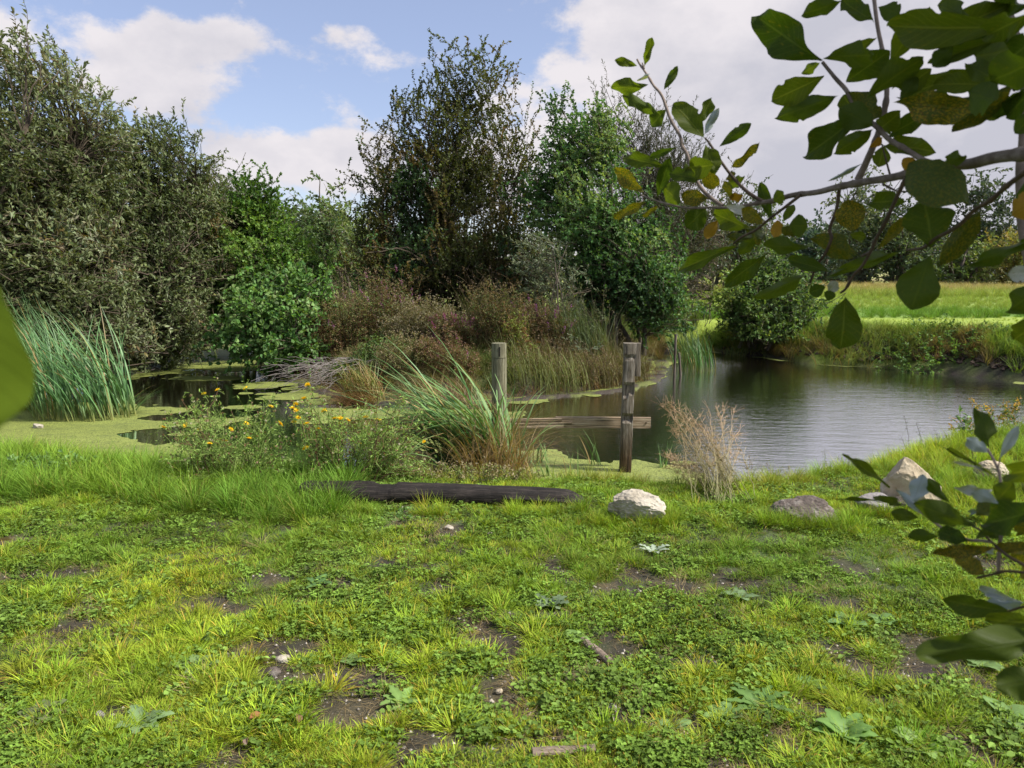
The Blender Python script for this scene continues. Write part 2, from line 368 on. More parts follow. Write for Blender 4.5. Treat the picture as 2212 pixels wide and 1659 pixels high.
# ---------------------------------------------------------------- water and duckweed
def water_material():
    m, ns, ls = newmat('pond water')
    tc = N_(ns, 'ShaderNodeTexCoord')
    p = N_(ns, 'ShaderNodeBsdfGlossy'); p.inputs['Color'].default_value = (.97, .98, 1, 1); p.inputs['Roughness'].default_value = .04
    dk = N_(ns, 'ShaderNodeBsdfDiffuse'); dk.inputs['Color'].default_value = (.012, .009, .006, 1)
    lw = N_(ns, 'ShaderNodeLayerWeight'); lw.inputs[0].default_value = .5
    pw = N_(ns, 'ShaderNodeMath', operation='POWER'); ls.new(lw.outputs['Facing'], pw.inputs[0]); pw.inputs[1].default_value = .8
    ms = N_(ns, 'ShaderNodeMixShader'); ls.new(pw.outputs[0], ms.inputs[0]); ls.new(dk.outputs[0], ms.inputs[1]); ls.new(p.outputs[0], ms.inputs[2])
    w1 = tex(ns, ls, 5.0, 3, .5, stretch=(.5, 1.6, 1)); w2 = tex(ns, ls, 22, 3, .6, stretch=(.4, 1.6, 1))
    mm = N_(ns, 'ShaderNodeMath', operation='MULTIPLY_ADD'); ls.new(w2, mm.inputs[0]); mm.inputs[1].default_value = .55; ls.new(w1, mm.inputs[2])
    # wind reaches the open water on the right; the sheltered left is calm
    sep = N_(ns, 'ShaderNodeSeparateXYZ'); ls.new(tc.outputs['Object'], sep.inputs[0])
    mr = N_(ns, 'ShaderNodeMapRange', interpolation_type='SMOOTHSTEP'); ls.new(sep.outputs[0], mr.inputs[0]); mr.inputs[1].default_value = -2; mr.inputs[2].default_value = 2.5
    mr.inputs[3].default_value = .05; mr.inputs[4].default_value = .20
    b = N_(ns, 'ShaderNodeBump'); b.inputs['Distance'].default_value = .03; ls.new(mr.outputs[0], b.inputs['Strength'])
    ls.new(mm.outputs[0], b.inputs['Height']); ls.new(b.outputs[0], p.inputs['Normal'])
    o = N_(ns, 'ShaderNodeOutputMaterial'); ls.new(ms.outputs[0], o.inputs[0]); return m
wx0, wx1, wy0, wy1 = WATER[:, 0].min() - 1, WATER[:, 0].max() + 1, WATER[:, 1].min() - .6, WATER[:, 1].max() + .6
WV = np.array([[wx0, wy0, ZW], [wx1, wy0, ZW], [wx1, wy1, ZW], [wx0, wy1, ZW]])
link('water', mesh('water', WV, np.array([[0, 1, 2, 3]]), water_material()), kind='structure')

def duckweed():
    gxs = np.arange(-9.5, 9.0, .045); gys = np.arange(6.1, 21, .045); X, Y = np.meshgrid(gxs, gys)
    s = sdf(X, Y, WATER)
    full = [[(150, 700), (620, 700), (620, 752), (560, 800), (480, 802), (420, 798), (300, 815), (200, 830), (150, 830)],
            [(-600, 860), (150, 868), (300, 872), (430, 880), (400, 890), (280, 905), (330, 912), (420, 905), (520, 903), (505, 912), (420, 922), (330, 928), (300, 940), (320, 955), (350, 968), (420, 975), (600, 990), (640, 1012), (700, 1040), (760, 1062), (500, 1130), (-600, 1130)],
            [(640, 885), (780, 878), (860, 880), (1010, 884), (1120, 892), (1060, 900), (900, 898), (820, 905), (760, 905), (700, 896)],
            [(1120, 975), (1200, 972), (1250, 985), (1300, 990), (1340, 992), (1370, 1002), (1460, 1012), (1520, 1022), (1560, 1060), (1560, 1120), (1120, 1120)]]
    blobs = [(577, 832, 55, 7), (640, 838, 30, 4), (600, 856, 75, 8), (655, 850, 40, 5), (450, 817, 60, 4), (350, 805, 70, 6), (530, 850, 22, 3), (450, 955, 20, 3), (398, 938, 30, 4), (440, 928, 22, 3),
             (700, 868, 50, 5), (520, 880, 34, 3), (1130, 868, 36, 4), (1500, 772, 30, 3), (1480, 1000, 26, 3), (1255, 1000, 90, 12), (1010, 960, 90, 14), (690, 910, 40, 5)]
    f = np.full(X.shape, -9.0)
    for p in full: f = np.maximum(f, sdf(X, Y, px_poly(p)))
    for px, py, rx, ry in blobs:
        q = px_blob(X, Y, px, py, rx, ry, ZW); f = np.maximum(f, (1 - np.sqrt(q)) * .35)
    f = f + (n2(X, Y, 1.1, 4, 1.7) - .5) * .9 + (n2(X, Y, 6, 3, 2.7) - .5) * .35
    rim = .03 - s + (n2(X, Y, 2.3, 3, 3.) - .5) * .9 * (s < .5)                    # a narrow green rim all round the edge
    f = np.maximum(f, rim * .8)
    # thin holes where the weed is torn
    hole = sstep(np.abs(n2(X * .5, Y * 1.6, 2.4, 3, 5.7) - .5), .006, .0) * .3 * (f < .5)
    f = f - hole
    f = np.where(s < -.35, -1, f)
    gyd, gxd = np.gradient(f, .045); g2 = gyd ** 2 + gxd ** 2 + 1e-6
    edge = np.abs(f) / np.sqrt(g2) < .05
    X2 = np.where(edge, X - f * gxd / g2, X); Y2 = np.where(edge, Y - f * gyd / g2, Y)
    Fq = grid_faces(*X.shape); keep = (f.ravel()[Fq] > -1e-9).sum(1) >= 3
    Fq = Fq[keep]; used, inv = np.unique(Fq, return_inverse=True); Fq = inv.reshape(-1, 4)
    V = np.stack([X2.ravel()[used], Y2.ravel()[used], ZW + .004 + 0 * used], -1)
    n = n2(V[:, 0], V[:, 1], 1.5, 4, 3.7)[:, None]
    col = np.array([.24, .27, .075]) * (1 - n) + np.array([.33, .37, .11]) * n; col *= .92
    m, ns, ls = newmat('duckweed'); a = N_(ns, 'ShaderNodeAttribute', attribute_name='col')
    vo = N_(ns, 'ShaderNodeTexVoronoi'); vo.inputs['Scale'].default_value = 90; tc = N_(ns, 'ShaderNodeTexCoord'); ls.new(tc.outputs['Object'], vo.inputs['Vector'])
    c = mixc(ns, ls, 1.0, a.outputs['Color'], ramp(ns, ls, vo.outputs['Distance'], [(.1, (1.2, 1.2, 1.1)), (.55, (.75, .8, .6)), (.8, (.2, .2, .12))]), 'MULTIPLY')
    d = ramp(ns, ls, tex(ns, ls, 3.2, 10, .8, stretch=(.6, 1.6, 1)), [(.50, 0.0), (.64, .8)]); c = mixc(ns, ls, d, c, (.09, .11, .035))
    d = ramp(ns, ls, tex(ns, ls, 14, 6, .7), [(.60, 0.0), (.66, .6)]); c = mixc(ns, ls, d, c, (.05, .06, .02))
    p = N_(ns, 'ShaderNodeBsdfPrincipled'); ls.new(c, p.inputs['Base Color']); p.inputs['Roughness'].default_value = .6
    b = N_(ns, 'ShaderNodeBump'); b.inputs['Strength'].default_value = .5; b.inputs['Distance'].default_value = .006; ls.new(vo.outputs['Distance'], b.inputs['Height']); ls.new(b.outputs[0], p.inputs['Normal'])
    o = N_(ns, 'ShaderNodeOutputMaterial'); ls.new(p.outputs[0], o.inputs[0])
    link('duckweed', mesh('duckweed', V, Fq, m, col), kind='stuff', label='pale green duckweed film floating on the still pond water', cat='duckweed')
duckweed()

# ---------------------------------------------------------------- instanced tufts for grass and ground cover
def lib(name, meshes):
    c = bpy.data.collections.new(name)
    for k, me in enumerate(meshes): c.objects.link(bpy.data.objects.new('%s_%02d' % (name, k), me))
    return c
def tuft(seed, n, L, spread, W, lean=.5, curve=.7, dry=.12, seg=3, flat=0):
    r = rngof(seed); a = r.uniform(0, 2 * np.pi, n); q = np.sqrt(r.random(n)) * spread
    P = np.stack([q * np.cos(a), q * np.sin(a), np.full(n, -.01)], -1)
    az = a + r.normal(0, .6, n)
    V, Q, k = blades(P, az, L * r.uniform(.55, 1.15, n), W * r.uniform(.7, 1.3, n), np.abs(r.normal(0, lean * .45, n)) + q / spread * lean * .8 + flat, r.uniform(.2, 1.3, n) * curve, seg, r)
    c = np.ones((n, 3)) * r.uniform(.65, 1.3, (n, 1)); d = r.random(n) < dry; c[d] = np.array([1.7, 1.0, 1.9]) * r.uniform(.7, 1.1, (d.sum(), 1))
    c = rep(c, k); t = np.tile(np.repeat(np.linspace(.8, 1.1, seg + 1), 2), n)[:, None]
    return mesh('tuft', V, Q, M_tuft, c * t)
def cover(seed, n, size, h=.05, spread=.07, trif=True):
    r = rngof(seed); g = Geo(); a = r.uniform(0, 2 * np.pi, n); q = np.sqrt(r.random(n)) * spread
    P = np.stack([q * np.cos(a), q * np.sin(a), h * r.uniform(.3, 1.2, n)], -1)
    m = 3 if trif else 1; a2 = (r.uniform(0, 6.28, n)[:, None] + np.arange(m) * 2.09).ravel()
    D = np.stack([np.cos(a2), np.sin(a2), r.uniform(-.2, .35, n * m)], -1); Nn = np.array([0, 0, 1.]) + r.normal(0, .25, (n * m, 3))
    V, Q, k = leaves(rep(P, m), D, Nn, size * r.uniform(.6, 1.2, n * m), size * .85, True, .1)
    g.add(V, Q, rep(np.ones((n * m, 3)) * r.uniform(.65, 1.3, (n * m, 1)), k))
    b = P.copy(); b[:, 2] = -.01; V, Q = tubes(np.stack([b, P], 1), .0012, 3); g.add(V, Q, np.array([.9, .8, .6]))
    return mesh('cover', np.concatenate(g.V), [np.concatenate(g.Q)], M_tuft, np.concatenate(g.C))
def scatter(name, coll, P, rot, scl, tint, label, cat, tilt=.12, seed=1):
    n = len(P); r = rngof(seed)
    me = bpy.data.meshes.new(name); me.vertices.add(n); me.vertices.foreach_set('co', np.asarray(P, np.float32).ravel())
    e = np.stack([r.normal(0, tilt, n), r.normal(0, tilt, n), rot], -1).astype(np.float32)
    a = me.attributes.new('rot', 'FLOAT_VECTOR', 'POINT'); a.data.foreach_set('vector', e.ravel())
    a = me.attributes.new('scl', 'FLOAT', 'POINT'); a.data.foreach_set('value', np.asarray(scl, np.float32))
    c = np.ones((n, 4), np.float32); c[:, :3] = tint; a = me.attributes.new('tint', 'FLOAT_COLOR', 'POINT'); a.data.foreach_set('color', c.ravel())
    o = link(name, me, kind='stuff', label=label, cat=cat)
    ng = bpy.data.node_groups.new(name, 'GeometryNodeTree'); ng.interface.new_socket('Geometry', in_out='INPUT', socket_type='NodeSocketGeometry'); ng.interface.new_socket('Geometry', in_out='OUTPUT', socket_type='NodeSocketGeometry')
    nn, nl = ng.nodes, ng.links; gi, go = nn.new('NodeGroupInput'), nn.new('NodeGroupOutput')
    ci = nn.new('GeometryNodeCollectionInfo'); ci.inputs[0].default_value = coll; ci.inputs['Separate Children'].default_value = True; ci.inputs['Reset Children'].default_value = True
    ip = nn.new('GeometryNodeInstanceOnPoints'); ip.inputs['Pick Instance'].default_value = True
    def na(nm, t): x = nn.new('GeometryNodeInputNamedAttribute'); x.data_type = t; x.inputs[0].default_value = nm; return x.outputs[0]
    nl.new(gi.outputs[0], ip.inputs['Points']); nl.new(ci.outputs[0], ip.inputs['Instance'])
    er = nn.new('FunctionNodeEulerToRotation'); nl.new(na('rot', 'FLOAT_VECTOR'), er.inputs[0]); nl.new(er.outputs[0], ip.inputs['Rotation'])
    nl.new(na('scl', 'FLOAT'), ip.inputs['Scale']); nl.new(ip.outputs[0], go.inputs[0])
    o.modifiers.new('tufts', 'NODES').node_group = ng
    return o
def pts(n, x0, x1, y0, y1, seed, bias=1.0, fan=None):
    """random points, denser near the camera when bias > 1; fan widens x with distance"""
    r = rngof(seed); y = y0 + (y1 - y0) * r.random(n) ** bias
    x = r.uniform(-1, 1, n) * fan * (y + .6) if fan else r.uniform(x0, x1, n)
    return x, y, r
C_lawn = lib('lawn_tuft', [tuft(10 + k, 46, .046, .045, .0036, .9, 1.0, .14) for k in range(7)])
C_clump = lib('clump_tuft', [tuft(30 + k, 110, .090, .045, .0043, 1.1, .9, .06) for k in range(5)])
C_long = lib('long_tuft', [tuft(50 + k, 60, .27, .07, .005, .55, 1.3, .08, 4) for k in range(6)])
C_straw = lib('straw_tuft', [tuft(70 + k, 34, .085, .06, .0022, .9, .5, .0, 2, flat=.8) for k in range(4)])
C_clover = lib('clover', [cover(90 + k, 22, .0095, .020, .06) for k in range(4)])
C_herb = lib('herb', [cover(110 + k, 16, .022, .025, .05, False) for k in range(4)])
YG, GR, DG, DRY = np.array([.34, .44, .040]), np.array([.22, .34, .036]), np.array([.11, .21, .03]), np.array([.38, .29, .15])
def greens(x, y, r, base=.5, dk=.0):
    n = n2(x, y, 1.1, 3, 11.1); n = np.clip((n - .5) * 3.2 + base, 0, 1)[:, None]
    c = GR * (1 - n) + YG * n; d = sstep(n2(x, y, .8, 2, 14.1), .5, .66)[:, None] * .6 + dk
    c = c * (1 - d) + DG * 1.15 * d
    return c * r.uniform(.65, 1.3, (len(x), 1)) * (1 + r.normal(0, .06, (len(x), 3)))
def lawn():
    x, y, r = pts(26000, 0, 0, 1.7, 6.0, 5, 1.35, .82)
    b = bareness(x, y); s = sdf(x, y, WATER); cl = sstep(n2(x, y, 1.3, 3, 20.2) + .06 * (x < -.6) * (y < 5.2), .55, .66)
    keep = (r.random(len(x)) > b * 1.15) & (s < -.1) & (r.random(len(x)) > cl * .4)
    x, y, b, cl = x[keep], y[keep], b[keep], cl[keep]; P = np.stack([x, y, ground(x, y)], -1)
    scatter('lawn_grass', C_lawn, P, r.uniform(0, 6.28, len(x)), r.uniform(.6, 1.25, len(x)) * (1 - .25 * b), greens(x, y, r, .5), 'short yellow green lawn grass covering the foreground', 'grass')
    x, y, r = pts(6500, 0, 0, 1.7, 5.6, 6, 1.3, .82); b = bareness(x, y)
    nz = n2(x, y, 2.2, 2, 31.) ; keep = (nz > .44) & (b < .75); x, y = x[keep], y[keep]
    P = np.stack([x, y, ground(x, y)], -1)
    scatter('grass_clumps', C_clump, P, r.uniform(0, 6.28, len(x)), r.uniform(.45, 1.15, len(x)), greens(x, y, r, .48), 'fuller bright green grass clumps standing out of the lawn', 'grass', .15)
    x, y, r = pts(16000, 0, 0, 1.7, 6.0, 7, 1.35, .82); nz = n2(x, y, 1.3, 3, 20.2) + .05 * (x < -.6) * (y < 5.2) - .05 * sstep(y, 3.9, 3.0)
    s = sdf(x, y, WATER); keep = (r.random(len(x)) < .12 + .62 * sstep(nz, .46, .66)) & (s < -.2) & (bareness(x, y) < .35); x, y = x[keep], y[keep]; P = np.stack([x, y, ground(x, y)], -1)
    scatter('clover', C_clover, P, r.uniform(0, 6.28, len(x)), r.uniform(.7, 1.5, len(x)), np.array([.17, .28, .045]) * r.uniform(.5, 1.35, (len(x), 1)), 'low dark green clover and creeping leaves among the grass', 'clover', .2)
    x, y, r = pts(5200, 0, 0, 1.7, 6.0, 8, 1.3, .82); nz = n2(x, y, 1.4, 3, 44.2) + .1 * (x < -.8)
    s = sdf(x, y, WATER); keep = (nz > .53) & (s < -.2) & (bareness(x, y) < .8); x, y = x[keep], y[keep]; P = np.stack([x, y, ground(x, y)], -1)
    scatter('creeping_weeds', C_herb, P, r.uniform(0, 6.28, len(x)), r.uniform(.5, 1.2, len(x)), np.array([.19, .30, .06]) * r.uniform(.5, 1.35, (len(x), 1)), 'small round leaved creeping weeds in the lawn', 'weeds', .2)
    x, y, r = pts(9000, 0, 0, 1.7, 6.0, 9, 1.3, .82); b = bareness(x, y); keep = (b > .06) & (r.random(len(x)) < .5) | (r.random(len(x)) < .36); x, y = x[keep], y[keep]
    P = np.stack([x, y, ground(x, y) + .004], -1)
    scatter('dead_grass', C_straw, P, r.uniform(0, 6.28, len(x)), r.uniform(.5, 1.2, len(x)), DRY * r.uniform(.4, 1.1, (len(x), 1)), 'dry straw coloured grass stems lying round the bare patches', 'dead grass', .2)
lawn()
def long_grass():
    # along the near shore
    x, y, r = pts(9000, -6, 7.5, 4.6, 9.6, 15, 1.0); s = sdf(x, y, WATER)
    edge = -s; lush = (x < -1.15); lim = np.where(lush, 1.75, np.where(x > 2.9, 2.2, .75)) + (n2(x, y, 1.5, 2, 3.) - .5) * .7
    keep = (edge > -.03) & (edge < lim) & (np.abs(x) < .75 * y + .5) & (r.random(len(x)) < np.where((x > -.9) & (x < 1.2), .7, 1.0))
    x, y, edge, lush = x[keep], y[keep], edge[keep], lush[keep]; P = np.stack([x, y, ground(x, y)], -1)
    sc = r.uniform(.4, .9, len(x)) * np.where(lush, 1.15, .8) * np.where(x > 2.9, 1.05, 1)
    t = greens(x, y, r, .35, 0); t = np.where(lush[:, None], t * .5 + np.array([.13, .28, .04]) * .5, t); t = np.where(((x > -.9) & (x < 2.3))[:, None], t * .5 + np.array([.33, .34, .07]) * .5, t)
    scatter('bank_grass', C_long, P, r.uniform(0, 6.28, len(x)), sc, t, 'long uncut grass along the near edge of the pond', 'grass', .12)
    # the far bank: hanging tussocks, then the mown strip and the meadow
    x, y, r = pts(16000, 3, 22, 11.5, 19, 16, 1.0); s = sdf(x, y, WATER); keep = (s < -.12) & (s > -1.9) & (x < .78 * y + 1) & ((x > 3.2) | (y > 17.5)); x, y, s = x[keep], y[keep], s[keep]
    P = np.stack([x, y, ground(x, y)], -1); hang = sstep(-s, 1.5, .3)[:, None]; bn = sstep(n2(x, y, .7, 2, 51.) - .12 * (x - 6.5) * .4, .52, .66)[:, None]
    t = np.array([.19, .30, .055]) * (1 - bn) + np.array([.24, .20, .08]) * bn
    keep = r.random(len(x)) < np.where(-s < .45, np.where(x > 7, .15, .6), .95)
    scatter('far_bank_grass', C_long, P[keep], r.uniform(0, 6.28, keep.sum()), (r.uniform(.7, 1.5, len(x)) * (1 - .25 * (-s > 1.2)))[keep], (t * r.uniform(.6, 1.3, (len(x), 1)))[keep], 'rough grass tussocks hanging over the far bank', 'grass', .3)
    x, y, r = pts(15000, 2, 40, 16, 60, 17, 1.7); s = sdf(x, y, WATER); keep = (s < -1.7) & (x < .75 * y + 1) & (x > 2.6 + .0 * y); x, y = x[keep], y[keep]
    z = ground(x, y); yy = y + 3 * (n2(x, y, .25, 2, 2.2) - .5)
    sc = np.where(yy < 21, .3, np.where(yy < 25, 1.1, np.where(yy < 36, .9, 1.7))) * r.uniform(.6, 1.3, len(x))
    k = sstep(yy, 34, 50)[:, None]; t = np.where((yy < 21)[:, None], [[.27, .37, .04]], np.where((yy < 25)[:, None], [[.13, .25, .035]], [[.23, .32, .06]])) * (1 - k) + np.array([.34, .30, .13]) * k
    scatter('meadow_grass', C_long, np.stack([x, y, z], -1), r.uniform(0, 6.28, len(x)), sc, t * r.uniform(.75, 1.25, (len(x), 1)), 'sunlit meadow grass beyond the far bank', 'grass', .1)
    # island ground cover
    x, y, r = pts(14000, -7, 4.6, 10.8, 24, 18, 1.2); s = sdf(x, y, WATER); keep = (s < -.45) & (np.abs(x) < .7 * y); keep &= (r.random(len(x)) < sstep(-s, .4, 1.1))
    x, y = x[keep], y[keep]; P = np.stack([x, y, ground(x, y)], -1); bn = sstep(n2(x, y, .8, 2, 61.), .4, .6)[:, None]
    t = np.array([.16, .26, .065]) * (1 - bn) + np.array([.22, .21, .09]) * bn
    scatter('island_undergrowth', C_long, P, r.uniform(0, 6.28, len(x)), r.uniform(.9, 2.0, len(x)) * np.where(y < 15.5, .62, 1), t * r.uniform(.5, 1.2, (len(x), 1)), 'rough brown and green undergrowth on the island', 'undergrowth', .3)
def rock_grass():
    r = rngof(88); P = []
    for px, py, w in ((1372, 1138, .26), (640, 1100, .3), (1738, 1140, .30), (1738, 1146, .3), (1935, 1122, .34), (1400, 1126, .2), (850, 1118, .4), (1180, 1118, .25)):
        c = on(px, py, 0); n = int(26 * w / .24 * (.55 if w > .3 else 1)); P.append(np.stack([c[0] + r.uniform(-w, w, n), c[1] + r.normal(-.02, .03, n), np.zeros(n)], -1))
    P = np.concatenate(P); P[:, 2] = ground(P[:, 0], P[:, 1]); n = len(P)
    scatter('rock_side_grass', C_long, P, r.uniform(0, 6.28, n), r.uniform(.3, .62, n), greens(P[:, 0], P[:, 1], r, .5), 'longer grass left growing against the rocks and timber', 'grass', .2)
rock_grass()
long_grass()
# ---------------------------------------------------------------- woody plants
def gz1(x, y): return float(ground(np.array([x]), np.array([y]))[0])
def crown_samples(ells, n, r, shell, pad=0):
    C = np.array([at(e[0], e[1], e[2]) for e in ells]); Rr = np.array([[e[3] * e[2] / FL, e[5], e[4] * e[2] / FL] for e in ells])
    Rr = np.maximum(Rr * .5, Rr - pad); w = (Rr.prod(1)) ** .62; w = w * np.array([e[6] if len(e) > 6 else 1 for e in ells]); k = r.choice(len(ells), n, p=w / w.sum())
    u = unit(r.normal(0, 1, (n, 3))); q = r.uniform(shell ** 3, 1, n) ** (1 / 3)
    return C[k] + u * q[:, None] * Rr[k], unit(u / Rr[k]), k
def curve3(A, B, sag, n, r, jit=.03):
    """paths from A to B leaving A upwards"""
    t = np.linspace(0, 1, n)[None, :, None]; M = len(A)
    mid = (A + B) / 2; mid[:, 2] += sag * np.linalg.norm(B - A, axis=1); mid[:, :2] = A[:, :2] * .62 + B[:, :2] * .38
    P = (1 - t) ** 2 * A[:, None] + 2 * t * (1 - t) * mid[:, None] + t ** 2 * B[:, None]
    j = r.normal(0, jit, (M, n, 3)) * np.linalg.norm(B - A, axis=1)[:, None, None] * .5; j[:, 0] = 0; j[:, -1] = 0
    return P + j
def tree(name, label, cat, base, ells, ntw, seed, leaf=(.07, .03), per=14, tw=.5, pal=((.05, .08, .03),), palw=None, mat=None, shell=.35, up=.5, wind=(0, 0), rnd=.45,
         stems=7, srad=.05, gap=0, gscale=1.2, six=False, zmin=None, spread=.3, sprigs=(), group=None, droop=.12, barkmat=None, pscale=.9, tipcol=None, limb=.2, branch_px=None):
    r = rngof(seed); base = np.array([base[0], base[1], gz1(base[0], base[1]) - .05]) if len(base) == 2 else np.asarray(base, float)
    root = thing(name, label, cat, base, group)
    nb = max(12, int(ntw) // 11); Bc, Bo, k = crown_samples(ells, nb, r, shell, tw * .62); Bd = unit(Bo + np.array([wind[0], wind[1], up]) + r.normal(0, rnd * .8, (nb, 3))); bi = r.integers(0, nb, int(ntw))
    bl = tw * r.uniform(1.2, 2.4, nb); q_ = r.uniform(-.75, .45, len(bi)); Pc = Bc[bi] + Bd[bi] * (bl[bi] * q_)[:, None] + r.normal(0, 1, (len(bi), 3)) * (bl[bi] * (.26 - .16 * q_))[:, None]; out = Bd[bi]
    if gap > 0:
        keep = fnoise(Pc, gscale, 2) > gap; Pc, out = Pc[keep], out[keep]
    lo = (ZW + .12 if zmin is None else zmin); cell = np.floor(Pc / (tw * 1.3)).astype(np.int64) @ np.array([1, 4099, 16777259]); _, iv, ct = np.unique(cell, return_inverse=True, return_counts=True); keep = (Pc[:, 2] > lo) & (ct[iv.ravel()] > 3); Pc, out = Pc[keep], out[keep]
    n = len(Pc); D = unit(out * 1.2 + np.array([wind[0], wind[1], up * .3]) + r.normal(0, rnd, (n, 3)))
    Ln = tw * r.uniform(.5, 1.3, n)
    for (px, py, Y, tx, ty) in sprigs:                       # long shoots that stand out of the outline
        A, B = at(px, py, Y), at(tx, ty, Y + .2); m = 3
        Pc = np.concatenate([Pc, A[None] + (B - A)[None] * np.linspace(.25, .8, m)[:, None]]); D = np.concatenate([D, np.repeat(unit(B - A)[None], m, 0)]); Ln = np.concatenate([Ln, np.full(m, np.linalg.norm(B - A) * .62)]); n += m
    A = Pc - D * Ln[:, None] * .55; side = unit(np.cross(D, r.normal(0, 1, (n, 3))))
    t = np.linspace(0, 1, 5)[None, :, None]
    down = np.array([wind[0] * .6, wind[1] * .6, -1.0])
    path = A[:, None] + D[:, None] * Ln[:, None, None] * t + side[:, None] * (Ln[:, None, None] * .10) * np.sin(t * 3.1) + down * (t ** 2) * (Ln[:, None, None] * droop)
    g = Geo(); V, Q = tubes(path, np.linspace(1, .35, 5)[None] * (.0025 + .0045 * Ln[:, None]), 3); g.add(V, Q, np.array([1, 1, 1.]))
    # leaves along the twigs
    u = (np.arange(per)[None] + r.uniform(0, 1, (n, per))) / per; u = .12 + .9 * u ** .85; u = np.minimum(u, 1)
    i = np.minimum((u * 4).astype(int), 3); fr = (u * 4 - i)[..., None]; ar = np.arange(n)[:, None]
    LP = path[ar, i] * (1 - fr) + path[ar, i + 1] * fr; TD = unit(path[ar, i + 1] - path[ar, i])
    ra = unit(np.cross(TD, r.normal(0, 1, TD.shape))); LD = unit(TD * r.uniform(.5, 1.2, TD.shape[:2])[..., None] + ra * .75 + np.array([wind[0], wind[1], 0]) * .4 + np.array([0, 0, -.1]))
    LN = unit(np.cross(np.cross(LD, TD + .01), LD) + r.normal(0, .38, LD.shape) + np.array([0, 0, .4]))
    M = n * per; LL = leaf[0] * r.uniform(.6, 1.2, M); LW = leaf[1] * r.uniform(.75, 1.2, M)
    V, Q, kk = leaves(LP.reshape(-1, 3), LD.reshape(-1, 3), LN.reshape(-1, 3), LL, LW, six)
    pal = np.array(pal, float); nz = fnoise(Pc, pscale, 3); nz = (nz - .5) * 2.6 + .5 + r.normal(0, .07, n)
    cw = np.cumsum(palw if palw else np.ones(len(pal)) / len(pal)); ki = np.clip(np.searchsorted(cw, np.clip(nz, 0, .999)), 0, len(pal) - 1)
    c = rep(pal[ki], per) * r.uniform(.65, 1.35, (M, 1)) * (1 + r.normal(0, .07, (M, 3)))
    if tipcol is not None:
        h = np.clip(u.ravel() - .7, 0, .3)[:, None] / .3; c = c * (1 - h * .6) + np.array(tipcol) * h * .6
    me = mesh('crown', V - base, Q, mat or M_leaf, rep(np.clip(c, .004, .8), kk))
    link('crown', me, root, kind='stuff')
    # stems from the root fanning into the crown, then limbs to the twigs
    T = Pc[r.choice(n, stems, p=(Pc[:, 2] - lo + .1) / (Pc[:, 2] - lo + .1).sum())]
    B0 = base + np.stack([r.normal(0, spread, stems), r.normal(0, spread, stems), np.zeros(stems)], -1)
    S = curve3(B0, T, .22, 12, r, .006); V, Q = tubes(S, srad * np.linspace(1, .18, 12)[None] * r.uniform(.6, 1.1, (stems, 1)), 6)
    tg = Geo(); tg.add(V, Q, np.array([1, 1, 1.])); tg.build('trunk', barkmat or M_bark, root, smooth=True)
    sp = S[:, 2:].reshape(-1, 3); q = r.choice(n, max(4, int(n * limb)), replace=False); E = A[q]
    d = np.linalg.norm(E[:, None] - sp[None], axis=2) + 2.0 * np.maximum(0, sp[None, :, 2] - E[:, None, 2] + .15); b = sp[d.argmin(1)]
    Lm = np.linalg.norm(E - b, axis=1); ok = Lm > .05; W = curve3(b[ok], E[ok], .08, 6, r, .05); V, Q = tubes(W, np.linspace(1, .45, 6)[None] * (.004 + .009 * Lm[ok][:, None]), 3); g.add(V, Q, np.array([1, 1, 1.]))
    g.build('twigs', M_twig if barkmat is None else barkmat, root, kind='stuff')
    return root

# left bank: a big goat willow, its lower boughs over the water, and the grey willow behind it
SIL = ((.075, .095, .030), (.115, .140, .050), (.16, .19, .09), (.15, .115, .045), (.23, .26, .15))
tree('willow_tree', 'big silvery brown willow filling the left edge of the photo', 'tree', on(-60, 800, 0)[:2],
     [(60, 330, 12.6, 190, 230, 1.9, 1), (-60, 520, 12.2, 260, 240, 2.0), (140, 560, 12.4, 150, 170, 1.7), (40, 170, 12.8, 85, 75, 1.2, .8), (190, 320, 13.2, 75, 110, 1.3), (150, 690, 12.8, 150, 95, 1.5), (80, 740, 11.8, 190, 60, 1.0, 1.3), (230, 720, 12.6, 90, 60, .9, 1.2), (-300, 400, 12.8, 260, 380, 2.4, .7)],
     8600, 3, (.092, .042), 15, .52, SIL, (.28, .32, .18, .10, .12), M_willow, shell=.5, up=.55, wind=(-.35, 0), six=False, stems=12, srad=.06, spread=.6, gap=.30,
     sprigs=[(45, 120, 12.6, 25, 60), (75, 140, 12.6, 60, 70), (110, 150, 12.7, 100, 80), (150, 190, 12.8, 140, 110), (60, 110, 12.6, 50, 50), (200, 240, 13, 190, 160), (215, 270, 13.2, 240, 215), (30, 140, 12.5, 5, 90), (170, 200, 12.8, 185, 135)])
